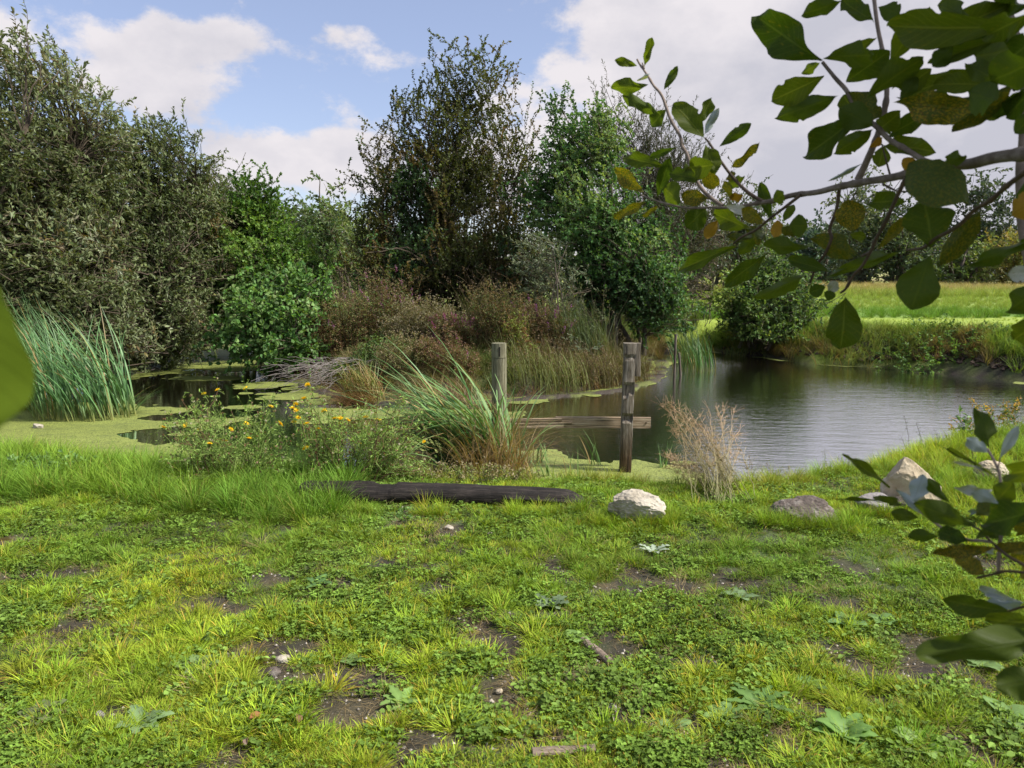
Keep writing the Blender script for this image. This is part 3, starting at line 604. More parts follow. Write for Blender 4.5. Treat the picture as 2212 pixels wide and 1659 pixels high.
tree('willow_tree', 'grey leaved willow bush right of the big silvery willow, over the weedy channel', 'tree', at(250, 775, 15.4)[:2],
     [(300, 430, 15.5, 120, 160, 1.9), (370, 380, 16, 90, 120, 1.4), (250, 600, 14.8, 140, 150, 1.5), (370, 560, 15.6, 120, 150, 1.6), (430, 470, 16.4, 80, 100, 1.4), (300, 700, 14.6, 150, 75, 1.2, 1.5), (420, 690, 16.5, 90, 60, 1.2, 1.3), (240, 755, 14.6, 110, 40, .9, 1.6), (350, 720, 15.4, 110, 50, .9, 1.3)],
     7200, 4, (.095, .042), 14, .55, ((.070, .095, .030), (.11, .140, .048), (.16, .195, .09), (.19, .14, .06)), (.35, .33, .17, .15), M_willow, shell=.5, up=.6, wind=(-.3, 0), stems=10, srad=.06, spread=.7, gap=.30,
     sprigs=[(360, 330, 15.6, 375, 255), (385, 340, 15.6, 395, 250), (300, 300, 15.6, 295, 235), (410, 350, 15.6, 425, 285), (330, 300, 15.6, 335, 250), (270, 290, 15.4, 258, 225), (440, 390, 16, 470, 330)])
tree('willow_tree', 'pale green willow crown rising behind the bright green alder at left', 'tree', at(480, 700, 19.6)[:2], [(480, 480, 19.6, 80, 80, 1.4), (530, 520, 19.8, 60, 50, 1.1), (440, 530, 19.0, 80, 120, 1.2)],
     2600, 5, (.09, .035), 13, .7, ((.11, .16, .06), (.15, .20, .085), (.08, .12, .045)), None, M_willow, shell=.4, up=.4, wind=(-.4, 0), stems=7, sprigs=[(480, 440, 19.5, 495, 370)])
tree('alder_tree', 'bright green young alder at the back of the weedy channel', 'tree', at(585, 725, 17.4)[:2], [(530, 530, 17.2, 105, 115, 1.5, 1.3), (600, 590, 17, 100, 85, 1.4, 1.2), (520, 640, 17.0, 110, 85, 1.2), (535, 460, 17.2, 70, 70, .9), (650, 605, 17.2, 60, 50, 1.0)],
     4600, 6, (.085, .068), 12, .42, ((.06, .125, .028), (.10, .19, .038), (.16, .27, .055)), (.3, .4, .3), M_leaf, shell=.45, up=.5, gap=.30, stems=8)
tree('alder_bush', 'low round leaved alder bush leaning over the duckweed at the island end', 'bush', at(650, 800, 14.3)[:2], [(600, 680, 14.0, 95, 60, 1.0), (520, 725, 13.7, 60, 35, .7), (650, 640, 14.4, 70, 55, .9), (570, 660, 14.2, 60, 40, .8), (620, 755, 13.6, 60, 35, .7)],
     1250, 7, (.085, .075), 10, .42, ((.09, .18, .05), (.14, .26, .07), (.22, .34, .12)), (.35, .4, .25), M_leaf, shell=.35, up=.25, wind=(-.25, -.1), stems=7, srad=.035, six=True, droop=.2, zmin=ZW + .15)
# island trees
tree('field_maple', 'tall brownish leaved tree in the middle of the island with an open top', 'tree', at(1010, 700, 17.8)[:2],
     [(1000, 560, 17.5, 225, 110, 2.2, 1.0), (850, 440, 17.2, 75, 90, 1.1), (860, 260, 17.2, 38, 62, .6, .5), (960, 420, 17.5, 120, 120, 1.5, .75), (985, 250, 17.5, 50, 130, .8, .55), (1050, 220, 17.4, 50, 115, .8, .55), (1090, 400, 17.6, 90, 120, 1.2, .7), (1120, 300, 17.6, 38, 70, .7, .7), (940, 140, 17.4, 22, 42, .4, .5), (1035, 130, 17.4, 28, 42, .4, .5), (820, 550, 17, 60, 90, 1.1), (800, 340, 17, 36, 50, .6, .6), (950, 330, 17.4, 120, 130, 1.3, .5), (1080, 620, 17.2, 130, 60, 1.6, 1.0), (900, 620, 17.2, 130, 60, 1.6, 1.0)],
     9200, 8, (.070, .052), 13, .5, ((.070, .085, .028), (.10, .120, .036), (.13, .112, .040), (.17, .125, .05), (.075, .14, .055)), (.26, .28, .22, .06, .18), M_leaf, shell=.15, up=1.25, rnd=.38, gap=.375, gscale=2.3, stems=20, srad=.028, spread=.35, limb=.12,
     sprigs=[(940, 150, 17.4, 932, 82), (960, 120, 17.4, 985, 80), (1010, 130, 17.4, 1008, 80), (1040, 130, 17.4, 1050, 78), (1065, 150, 17.4, 1085, 92), (1100, 240, 17.4, 1122, 128), (900, 250, 17.2, 915, 150), (870, 260, 17.2, 856, 188), (880, 300, 17.2, 905, 172), (1140, 300, 17.4, 1165, 215), (1080, 200, 17.4, 1112, 135), (790, 360, 17, 770, 300), (980, 110, 17.4, 930, 60), (1130, 300, 17.5, 1150, 178)])
tree('alder_tree', 'dark green alder on the island behind the square post', 'tree', at(1345, 700, 15.6)[:2], [(1280, 470, 15.6, 120, 110, 1.4), (1250, 330, 15.8, 70, 95, 1.0), (1300, 300, 15.8, 50, 75, .8), (1390, 590, 15.2, 120, 95, 1.3), (1310, 590, 15.4, 120, 80, 1.3), (1200, 240, 15.8, 26, 42, .5, .6), (1430, 650, 15, 85, 62, 1.0), (1410, 500, 15.4, 70, 60, .9), (1180, 420, 15.8, 60, 80, 1)],
     4200, 9, (.075, .060), 12, .46, ((.055, .115, .04), (.08, .165, .05), (.12, .23, .07), (.20, .29, .11)), (.3, .32, .26, .12), M_leaf, shell=.35, up=.6, wind=(-.25, 0), gap=.31, gscale=1.5, stems=12, srad=.055, spread=.25,
     sprigs=[(1200, 270, 15.8, 1190, 205), (1250, 270, 15.8, 1240, 215), (1215, 250, 15.8, 1215, 200), (1290, 260, 15.8, 1290, 200)])
tree('willow_tree', 'thin grey willow with upright shoots behind the dark alder', 'tree', (4.0, 21.5), [(1360, 300, 19, 75, 110, 1.3), (1310, 240, 19, 30, 60, .6, .7), (1440, 380, 19, 90, 110, 1.4), (1480, 500, 19, 90, 90, 1.5), (1400, 480, 19, 130, 120, 1.5), (1480, 580, 18.5, 60, 60, 1.1)],
     2300, 10, (.095, .022), 16, .7, ((.045, .050, .030), (.070, .075, .045), (.085, .075, .045)), None, M_willow, shell=.3, up=1.3, rnd=.25, gap=.32, stems=14, srad=.035, spread=.5,
     sprigs=[(1300, 250, 19, 1275, 170), (1310, 240, 19, 1300, 168), (1330, 240, 19, 1345, 178), (1370, 230, 19, 1380, 200), (1420, 300, 19, 1440, 250)])
tree('willow_sapling', 'pale silver willow sapling on the island edge left of the square post', 'shrub', on(1215, 800, -.1)[:2] + np.array([0, .8]), [(1195, 620, 14.2, 55, 70, .6), (1165, 560, 14.2, 35, 40, .4), (1240, 690, 14, 45, 60, .5), (1240, 770, 13.4, 45, 22, .3)],
     330, 11, (.085, .022), 13, .42, ((.12, .15, .09), (.17, .20, .13)), None, M_willow, shell=.1, up=.8, wind=(-.5, 0), stems=7, srad=.02, spread=.2, six=True)
tree('leafy_shrub', 'rounded light green shrub on the far bank beside the meadow', 'shrub', at(1650, 700, 17.5)[:2], [(1650, 640, 17.2, 105, 55, 1.1), (1610, 670, 17, 60, 40, .8), (1700, 600, 17.4, 60, 38, .8), (1720, 665, 17.1, 55, 40, .8), (1655, 590, 17.4, 50, 38, .7), (1650, 712, 16.9, 95, 26, .7, 1.5)],
     2000, 12, (.085, .05), 11, .42, ((.09, .15, .05), (.15, .24, .07), (.24, .33, .09)), (.35, .4, .25), M_leaf, shell=.35, up=.55, stems=9, srad=.03, zmin=.1)
# trees beyond the pond, each one its own
BG = [  # px, base Y, top py, bottom py, half width px, palette, label
    (625, 40, 395, 600, 30, 1, 'narrow dark poplar with a pointed top left of the central tree'), (690, 42, 400, 610, 60, 0, 'dark rounded tree in the gap behind the bright alder'), (770, 38, 430, 610, 50, 2, 'olive green tree behind the left side of the central tree'),
    (720, 28, 400, 600, 34, 2, 'loose leaved sapling standing in front of the gap trees'), (830, 36, 490, 600, 60, 0, 'dull green tree seen through the left of the central tree'),
    (1590, 45, 345, 590, 90, 3, 'tall drooping grey green willow beyond the right bank'), (1490, 42, 420, 600, 70, 0, 'dark tree directly behind the thin grey willow'),
    (1690, 80, 495, 600, 60, 0, 'low dark tree in the far row right of the drooping willow'), (1770, 70, 445, 590, 26, 4, 'blue green columnar tree in the far row'), (1860, 62, 345, 590, 72, 3, 'high spreading tree framed under the main branch'),
    (1940, 60, 400, 600, 60, 0, 'dark tree right of the high spreading tree'), (2005, 66, 470, 600, 60, 1, 'shadowy low tree at the back of the meadow'), (2130, 66, 345, 600, 62, 1, 'open crowned pine shaped tree at far right'), (2075, 60, 495, 595, 55, 2, 'pale olive tree beneath the pine shaped tree'),
    (2215, 55, 470, 605, 80, 5, 'yellowish hawthorn at the right end of the far row'), (2330, 58, 420, 600, 80, 0, 'dark tree closing the far row on the right'), (1800, 74, 520, 600, 55, 1, 'low dark bush below the columnar tree'), (1620, 70, 520, 595, 50, 2, 'grey green bush below the drooping willow')]
BP = [tuple(tuple(1.9 * v for v in c_) for c_ in p_) for p_ in [((.030, .045, .028), (.045, .065, .035), (.06, .085, .045)), ((.028, .042, .030), (.040, .058, .038)), ((.06, .09, .035), (.09, .12, .045)), ((.055, .070, .045), (.080, .10, .06)), ((.035, .060, .050), (.05, .08, .06)), ((.13, .12, .04), (.10, .12, .04))]]
for k, (px, Y, ty, by, hw, pp, lb) in enumerate(BG):
    ty += 24 + 22 * (px < 1000); h = by - ty; cyp = ty + h * .45; el = [(px, cyp, Y, hw, h * .34, hw * Y / FL * .9)]
    if h > 150: el = [(px, ty + h * .2, Y, hw * .55, h * .2, hw * Y / FL * .5), (px - hw * .3, ty + h * .42, Y, hw * .7, h * .2, hw * Y / FL * .6), (px + hw * .35, ty + h * .5, Y, hw * .65, h * .2, hw * Y / FL * .6), (px, ty + h * .75, Y, hw * .9, h * .28, hw * Y / FL * .8)]
    else: el += [(px - hw * .4, ty + h * .65, Y, hw * .7, h * .34, hw * Y / FL * .6), (px + hw * .45, ty + h * .7, Y, hw * .7, h * .32, hw * Y / FL * .6)]
    b = at(px, by, Y); s = Y / 60
    tree('background_tree', lb, 'tree', (b[0], Y), el, 420 if h > 150 else 330, 100 + k, (.26 * s + .03, .15 * s + .02), 16, 1.5 * s + .3, BP[pp], None, M_leaf, shell=.25, up=.6 if pp != 3 else .2, wind=(-.2, 0), gap=.36, gscale=.35, stems=7, srad=.12 * s + .03, spread=.4, group='trees beyond the pond and meadow', droop=.15 if pp != 3 else .6, zmin=.3, pscale=.3)
# the dark wood that closes the horizon, one mass
def far_wood():
    r = rngof(200); n = 30000; side = r.random(n); a = np.where(side < .5, r.uniform(-1.35, -.28, n), r.uniform(-.28, 1.35, n)); d = np.where(a < -.2, r.uniform(55, 66, n), r.uniform(92, 106, n))
    x, y = np.sin(a) * d, np.cos(a) * d; hh = (3.6 + 2.6 * fnoise(np.stack([a * 9, 0 * a, 0 * a], -1), 1, 3)) * d / 85 * np.where(a < -.2, 1.4, 1.0)
    z = ground(x, y) + hh * r.random(n) ** .8; P = np.stack([x, y, z], -1); D = unit(r.normal(0, 1, (n, 3)) + np.array([0, 0, .4])); V, Q, k = leaves(P, D, r.normal(0, 1, (n, 3)), .75, .5)
    c = (np.array([.065, .09, .055]) * r.uniform(.6, 1.5, (n, 1)) + np.array([.03, .035, .01]) * sstep(fnoise(P, .12, 2), .45, .6)[:, None])
    link('distant_wood', mesh('distant_wood', V, Q, M_leaf, rep(c, 4)), kind='stuff', label='dark wood closing the horizon behind meadow and pond', cat='woodland')
far_wood()

# ---------------------------------------------------------------- plants with stems: herbs, reeds, tussocks
def ps(n, r, spread, base):
    a = r.uniform(0, 6.28, n); q = np.sqrt(r.random(n)); return np.stack([base[0] + q * np.cos(a) * spread[0], base[1] + q * np.sin(a) * spread[1], 0 * q], -1)
def herb(name, label, cat, px, py, Y, w, h, n, seed, leafs=(.05, .012), per=16, pal=((.1, .12, .05),), stemc=(.14, .10, .05), lean=(-.15, 0), flower=None, fl_frac=.3, tipseed=None, mat=None, group=None, blade=None, depth=None, branch=0):
    """a stand of upright leafy stems; flower = colour of spikes at the top"""
    r = rngof(seed); b = at(px, py, Y); b[2] = gz1(b[0], b[1]); root = thing(name, label, cat, b, group)
    w = w * Y / FL; h = h * Y / FL
    P = ps(n, r, (w, depth or w * .6), b); P[:, 2] = ground(P[:, 0], P[:, 1]) - .02
    edge = 1 - .45 * ((P[:, 0] - b[0]) / w) ** 2; H = h * r.uniform(.55, 1.05, n) * edge
    top = P + np.stack([H * (lean[0] + r.normal(0, .16, n)) + (P[:, 0] - b[0]) * .35, H * (lean[1] + r.normal(0, .12, n)), H], -1)
    S = curve3(P, top, .08, 7, r, .012)
    g = Geo(); V, Q = tubes(S, np.linspace(1, .4, 7)[None] * .0035, 3); g.add(V, Q, np.array(stemc)); pal = np.array(pal, float)
    if branch:
        i = r.integers(2, 6, (n, branch)); o = S[np.arange(n)[:, None], i].reshape(-1, 3); m = len(o); e = o + unit(r.normal(0, 1, (m, 3)) * [1, 1, .3] + [lean[0], 0, .9]) * (H.repeat(branch) * r.uniform(.12, .3, m))[:, None]
        S2 = curve3(o, e, .05, 4, r, .02); V, Q = tubes(S2, .002, 3); g.add(V, Q, np.array(stemc) * 1.1)
    else: S2 = None
    g.build('stems', M_grass, root, kind='stuff')
    lg = Geo()
    for SS, pr in ((S, per), (S2, max(3, per // 3))):
        if SS is None or not per: continue
        M_, N = SS.shape[:2]; u = r.uniform(.12, .97, (M_, pr)) * (N - 1); i = np.minimum(u.astype(int), N - 2); f = (u - i)[..., None]; ar = np.arange(M_)[:, None]
        LP = (SS[ar, i] * (1 - f) + SS[ar, i + 1] * f).reshape(-1, 3); m = len(LP); D = unit(r.normal(0, 1, (m, 3)) * [1, 1, .5] + [lean[0], 0, .35])
        V, Q, k = leaves(LP, D, r.normal(0, .5, (m, 3)) + [0, 0, 1], leafs[0] * r.uniform(.5, 1.25, m), leafs[1] * r.uniform(.8, 1.2, m))
        c = pal[r.integers(0, len(pal), M_).repeat(pr)] * r.uniform(.6, 1.4, (m, 1)); lg.add(V, Q, rep(c, k))
    if tipseed is not None:                                  # pale or brown seed heads round the tips
        e = S[:, -1] if S2 is None else np.concatenate([S[:, -1], S2[:, -1]]); e = np.repeat(e, 4, 0) + r.normal(0, .018, (len(e) * 4, 3)); m = len(e)
        V, Q, k = leaves(e, r.normal(0, 1, (m, 3)) + [0, 0, .4], r.normal(0, 1, (m, 3)), .03, .014); lg.add(V, Q, rep(np.array(tipseed) * r.uniform(.6, 1.3, (m, 1)), k))
    if lg.V: lg.build('leaves', mat or M_leaf, root, kind='stuff')
    if blade:
        nb, bl, bw, bc = blade; Pb = ps(nb, r, (w, depth or w * .6), b); Pb[:, 2] = ground(Pb[:, 0], Pb[:, 1])
        V, Q, k = blades(Pb, r.normal(math.pi if lean[0] < 0 else 0, 1.0, nb), bl * r.uniform(.6, 1.1, nb), bw, np.abs(r.normal(.12, .15, nb)), r.uniform(.3, 1.3, nb), 5, r)
        bg_ = Geo(); bg_.add(V, Q, rep(np.array(bc) * r.uniform(.6, 1.35, (nb, 1)), k)); bg_.build('grass_blades', M_grass, root, kind='stuff')
    if flower:
        q = r.random(n) < fl_frac; E = S[q][:, -1]; Dn = unit(S[q][:, -1] - S[q][:, -2]); m = q.sum(); k2 = 22; t = r.random((m, k2)) * .13
        FP = (E[:, None] - Dn[:, None] * (t[..., None] - .05) + r.normal(0, .006, (m, k2, 3))).reshape(-1, 3); D = unit(r.normal(0, 1, (m * k2, 3)))
        V, Q, k = leaves(FP, D, r.normal(0, 1, D.shape), .020, .014); fg = Geo(); fg.add(V, Q, rep(np.array(flower) * r.uniform(.6, 1.3, (m * k2, 1)), k)); fg.build('flower_spikes', M_leaf, root, kind='stuff')
    return root
PUR = (.36, .13, .32)
RB = ((.21, .145, .07), (.22, .21, .09), (.15, .21, .065), (.20, .22, .08)); GN = ((.10, .17, .055), (.14, .23, .07))
herb('loosestrife', 'red brown loosestrife stand at the left of the island', 'wildflower', 715, 765, 14.2, 85, 150, 190, 301, (.06, .014), 20, RB, (.17, .08, .05), flower=PUR, fl_frac=.06, tipseed=(.27, .19, .11), branch=3)
herb('loosestrife', 'loosestrife with upright violet spikes below the central tree', 'wildflower', 845, 760, 14.4, 62, 170, 170, 302, (.06, .014), 20, RB + GN, (.17, .09, .05), flower=PUR, fl_frac=.16, tipseed=(.27, .19, .12), branch=3)
herb('loosestrife', 'pink flowered loosestrife patch left of the round post', 'wildflower', 985, 800, 13.2, 55, 95, 110, 303, (.05, .013), 18, RB, (.17, .08, .05), flower=(.48, .12, .36), fl_frac=.5, tipseed=(.20, .10, .07), branch=2)
herb('loosestrife', 'brown loosestrife with few purple spikes right of the round post', 'wildflower', 1165, 800, 13.4, 62, 125, 170, 304, (.06, .014), 20, ((.18, .13, .065), (.15, .17, .07)), (.18, .13, .07), flower=(.36, .10, .40), fl_frac=.2, tipseed=(.17, .10, .06), branch=3, blade=(160, .7, .008, (.14, .15, .06)))
herb('willowherb', 'pale seeding willowherb mound left of the round post', 'weed', 935, 785, 13.4, 75, 125, 200, 305, (.055, .013), 20, ((.17, .17, .075), (.21, .19, .09), (.12, .14, .05)), (.20, .15, .08), tipseed=(.34, .30, .20), branch=5)
herb('willowherb', 'tall green willowherb clump behind the round post', 'weed', 1085, 790, 13.0, 48, 165, 130, 306, (.055, .013), 22, ((.12, .18, .05), (.17, .19, .07), (.20, .13, .06)), (.17, .13, .06), tipseed=(.22, .17, .09), branch=4)
herb('willowherb', 'dark brown withered willowherb in front of the island trees', 'weed', 900, 770, 13.7, 40, 90, 90, 307, (.05, .012), 16, ((.10, .06, .04), (.12, .09, .05)), (.12, .06, .04), tipseed=(.24, .20, .14), branch=4)
herb('reed_grass', 'tall feathery reed grass under the central tree', 'reeds', 750, 745, 15.2, 90, 175, 60, 308, (.0, .0), 0, GN, (.20, .18, .10), tipseed=(.20, .16, .11), blade=(420, 1.15, .012, (.15, .20, .08)), branch=2)
herb('reed_grass', 'tan plumed reed grass between the central tree and dark alder', 'reeds', 1090, 740, 15.2, 85, 180, 80, 309, (.0, .0), 0, GN, (.20, .15, .09), tipseed=(.22, .16, .12), blade=(480, 1.2, .013, (.15, .18, .08)), branch=2)
herb('reed_grass', 'grey green reed grass in front of the dark alder', 'reeds', 1255, 780, 13.6, 75, 175, 60, 310, (.0, .0), 0, GN, (.16, .15, .08), tipseed=(.15, .13, .08), blade=(420, 1.1, .013, (.11, .15, .065)), branch=2)
herb('reed_grass', 'olive reeds at the right tip of the island', 'reeds', 1345, 790, 13.4, 60, 115, 50, 311, (.0, .0), 0, GN, (.19, .15, .08), blade=(300, .75, .010, (.16, .15, .07)), branch=1)
herb('nettles', 'fresh green nettle patch above the dead twigs', 'weed', 745, 790, 13.0, 45, 45, 70, 312, (.07, .03), 14, ((.10, .18, .05), (.13, .21, .06)), (.12, .14, .06), branch=1)
herb('nettles', 'green nettles behind the sedge tussock', 'weed', 845, 800, 13.0, 60, 60, 90, 313, (.07, .028), 14, ((.10, .17, .05), (.14, .20, .06)), (.12, .14, .06), branch=1)
herb('knotweed', 'yellow green leafy column of weeds right of the round post', 'weed', 1125, 815, 12.6, 26, 115, 60, 314, (.045, .02), 22, ((.17, .24, .05), (.22, .27, .06), (.22, .12, .05)), (.20, .12, .06), branch=3)
herb('meadowsweet', 'brown seed headed weeds along the foot of the island', 'weed', 1230, 818, 12.8, 110, 70, 150, 315, (.05, .012), 12, ((.14, .10, .055), (.17, .14, .08)), (.18, .13, .08), branch=2, depth=.4, blade=(300, .5, .007, (.19, .15, .085)))
herb('nettles', 'dense green weeds at the left back of the island', 'weed', 660, 770, 14.8, 60, 100, 110, 316, (.07, .03), 16, ((.07, .12, .04), (.10, .16, .05)), (.12, .10, .06), branch=2)
herb('sunflower_weed', 'green weedy growth on the slope below the far shrub', 'weed', 1590, 745, 16.6, 60, 40, 90, 317, (.05, .02), 12, ((.12, .15, .05), (.18, .16, .07)), (.15, .12, .06), branch=1)
herb('docks', 'tall green weeds on top of the far bank at right', 'weed', 2030, 765, 14.9, 120, 50, 110, 318, (.08, .04), 12, ((.10, .19, .05), (.14, .24, .06)), (.12, .14, .06), branch=1)
herb('ragwort', 'thin yellow flowered weeds at the right edge of the near bank', 'wildflower', 2150, 985, 7.6, 75, 110, 26, 319, (.05, .018), 10, ((.14, .22, .07), (.10, .17, .05)), (.17, .17, .08), flower=(.65, .42, .03), fl_frac=.5, tipseed=(.35, .22, .06), branch=4)
herb('mint', 'upright leafy mint stem in front of the yellow flowered weeds', 'weed', 2075, 985, 7.2, 8, 85, 3, 320, (.07, .028), 26, ((.15, .25, .09),), (.15, .18, .08), lean=(0, 0))

herb('nettles', 'nettles and leafy weeds in the long grass at the far left of the near bank', 'weed', 90, 1010, 6.0, 110, 50, 90, 330, (.05, .03), 12, ((.14, .24, .08), (.18, .30, .09)), (.16, .19, .08), branch=1)
herb('creeping_buttercup', 'leafy creeping weed at the left end of the black timber', 'weed', 545, 1100, 5.0, 80, 14, 150, 331, (.030, .026), 8, ((.11, .23, .06), (.15, .29, .08)), (.16, .19, .08), lean=(0, 0), depth=.25)
herb('creeping_buttercup', 'leafy creeping weed growing in front of the middle of the timber', 'weed', 880, 1118, 4.85, 90, 12, 130, 332, (.026, .022), 8, ((.15, .27, .08), (.19, .32, .10)), (.16, .19, .08), lean=(0, 0), depth=.16)
herb('willowherb', 'straggling green weeds rising behind the black timber under the post', 'weed', 1010, 1070, 5.9, 130, 50, 60, 333, (.03, .010), 14, ((.22, .30, .09), (.28, .33, .11)), (.25, .22, .11), tipseed=(.32, .27, .16), branch=3)

herb('willowherb', 'yellowish weeds at the waterline just right of the sedge tussock', 'weed', 880, 850, 12.1, 55, 85, 100, 340, (.05, .013), 18, ((.18, .22, .08), (.22, .20, .09)), (.22, .18, .09), tipseed=(.30, .24, .15), branch=4)
herb('loosestrife', 'rusty low loosestrife at the waterline in line with the rail end', 'wildflower', 975, 850, 12.0, 55, 90, 110, 341, (.045, .012), 18, RB, (.19, .10, .06), flower=(.42, .14, .34), fl_frac=.08, tipseed=(.24, .14, .09), branch=3)
herb('rushes', 'green and straw grass stand along the island waterline between the posts', 'reeds', 1180, 838, 12.2, 100, 95, 60, 342, (.04, .01), 10, RB, (.20, .16, .08), blade=(420, .75, .009, (.19, .22, .08)), tipseed=(.24, .18, .11), branch=2)
herb('rushes', 'brown grassy stand at the island waterline just left of the square post', 'reeds', 1300, 822, 12.7, 60, 85, 50, 343, (.04, .01), 10, RB, (.19, .13, .08), blade=(260, .65, .009, (.20, .19, .08)), tipseed=(.22, .15, .10), branch=2)
herb('nettles', 'low green weeds at the island waterline behind the yellow flowers', 'weed', 830, 842, 12.6, 70, 55, 90, 344, (.06, .022), 12, GN, (.15, .16, .08), branch=2)

def blade_plant(name, label, cat, base, n, L, W, az, lean, curve, spread, pal, seed, asparts=True, seg=7, dryfrac=.1, group=None, mat=None, jit=.35):
    r = rngof(seed); b = np.array(base, float); root = thing(name, label, cat, b, group)
    P = ps(n, r, spread, b); P[:, 2] = np.where(sdf(P[:, 0], P[:, 1], WATER) > 0, ZW - .06, ground(P[:, 0], P[:, 1]) - .02); ll = L * r.uniform(.55, 1.08, n)
    A = r.normal(az, jit, n); le = np.clip(r.normal(lean, .12, n), 0, 1.4); cu = curve * r.uniform(.4, 1.5, n)
    pal = np.array(pal, float); c = pal[r.integers(0, len(pal), n)] * r.uniform(.7, 1.3, (n, 1)); d = r.random(n) < dryfrac; c[d] = np.array([.34, .25, .10]) * r.uniform(.7, 1.2, (d.sum(), 1))
    V, Q, k = blades(P, A, ll, W * r.uniform(.7, 1.2, n), le, cu, seg, r)
    t = np.tile(np.repeat(np.linspace(0, 1, seg + 1), 2), n)[:, None]; cc = rep(c, k); yel = np.array([.30, .27, .08]); cc = cc * sstep(t, 0, .22) + yel * (1 - sstep(t, 0, .22))
    if asparts:
        V = V.reshape(n, k, 3) - b; q = Q[:seg]; cc = cc.reshape(n, k, 3)
        for i in range(n): link('blade', mesh('blade', V[i], q, mat or M_reed, cc[i], True), root)
    else:
        link('blades', mesh('blades', V - b, Q, mat or M_reed, cc, True), root, kind='stuff')
    return root
RG = ((.11, .23, .085), (.15, .28, .11), (.08, .17, .06)); RM = ((.13, .26, .07), (.20, .32, .12), (.09, .19, .055))
blade_plant('reed_clump', 'tall blue green reeds standing in the duckweed at left, blown leftwards', 'reeds', on(185, 900, ZW), 290, 1.6, .021, math.pi, .16, 1.15, (.66, .42), RG, 401, jit=.6)
blade_plant('reed_clump', 'taller back of the left reeds beside the willow', 'reeds', on(95, 880, ZW), 240, 1.75, .019, math.pi, .06, .75, (.42, .40), RG, 402, False)
blade_plant('reed_clump', 'low reed blades spreading right over the duckweed from the left reeds', 'reeds', on(262, 893, ZW), 36, .75, .014, 0, .7, .9, (.22, .15), RM, 403)
blade_plant('sweet_flag', 'arching reed blades sweeping left in front of the round post', 'reeds', on(1045, 1040, ZW), 285, 1.62, .030, math.pi, .34, 1.75, (.34, .22), RM, 404, jit=.42)
blade_plant('sweet_flag', 'reed blades arching right of the round post', 'reeds', on(1085, 1052, ZW), 90, 1.15, .026, 1.9, .08, 1.2, (.16, .12), RM, 405, jit=1.3)
for k, (px, py, n, L, az, lb) in enumerate([(1290, 1005, 8, .50, 2.7, 'small arching reed shoot left of the square post'), (1425, 1010, 9, .42, .8, 'small reed shoot right of the square post in the duckweed'), (1465, 1020, 6, .30, .2, 'low reed shoot beside the dry tan plant'),
                                      (1180, 1030, 12, .45, 2.0, 'upright reed shoots under the split end of the rail'), (1235, 1045, 8, .42, 1.6, 'thin reed shoots in the duckweed right of the brown clump'), (1160, 1000, 14, .42, 1.2, 'bright reed shoots at the foot of the brown clump')]):
    blade_plant('reed_shoot', lb, 'reeds', on(px, py, ZW), n, L, .014, az, .15, .7, (.07, .05), ((.11, .21, .06), (.15, .25, .07)), 410 + k, jit=.8, group='reed shoots in the near water')
blade_plant('reed_clump', 'green reeds in the water at the right tip of the island', 'reeds', on(1500, 800, ZW), 90, .85, .016, math.pi, .1, .55, (.45, .3), ((.07, .17, .05), (.10, .21, .06)), 420, jit=.8)
blade_plant('reed_clump', 'drooping grey green reeds behind the wooden stakes', 'reeds', on(1490, 778, ZW), 120, 1.1, .015, math.pi, .2, 1.2, (.35, .4), ((.10, .16, .08), (.12, .18, .07)), 421, False, jit=1.2)
blade_plant('sedge_tussock', 'round sedge tussock with rusty skirt at the island edge', 'sedge', on(790, 852, ZW + .1), 290, .78, .010, math.pi * .95, .25, 1.35, (.30, .22), ((.16, .20, .05), (.22, .22, .06), (.26, .15, .06)), 422, dryfrac=.25, jit=1.1)
blade_plant('sedge_tussock', 'rusty dead skirt of leaves at the foot of the round tussock', 'sedge', on(775, 858, ZW + .1), 280, .62, .009, math.pi * 1.15, .75, 1.2, (.30, .18), ((.24, .13, .055), (.20, .11, .05)), 423, False, dryfrac=.2, jit=.8)
blade_plant('sedge_tussock', 'orange brown sedge between the tussock and the round post', 'sedge', on(960, 862, ZW + .1), 230, .62, .008, math.pi * .9, .4, 1.2, (.5, .2), ((.20, .16, .06), (.22, .13, .06)), 424, False, jit=1.2)
blade_plant('dead_grass_clump', 'brown tangle of dead grass round the foot of the round post', 'dead grass', on(1072, 1050, ZW + .05), 480, 1.1, .007, math.pi * 1.5, .15, 1.8, (.28, .22), ((.27, .19, .10), (.20, .13, .07), (.32, .24, .13)), 425, False, jit=2.0, dryfrac=.3, mat=M_grass)
for k, (px, py, L, n, lb) in enumerate([(1870, 800, .9, 190, 'long arching grass tussock hanging over the far bank near the middle'), (1980, 805, .8, 150, 'second arching grass tussock to the right on the far bank'), (1790, 790, .8, 150, 'browner tussock left of the arching ones on the far bank'),
                                        (1640, 776, .7, 130, 'shaded tussock under the far shrub'), (2110, 805, .7, 120, 'short tussock at the right end of the far bank')]):
    b = on(px, py, ZW); b = b + np.array([0, .75, 0]); b[2] = gz1(b[0], b[1])
    blade_plant('grass_tussock', lb, 'grass', b, n, L, .009, math.pi * 1.5, .35, 1.7, (.65, .3), ((.13, .19, .06), (.17, .22, .08)) if k != 2 else ((.18, .16, .08), (.14, .14, .06)), 430 + k, False, jit=.9, group='grass tussocks on the far bank', mat=M_grass)
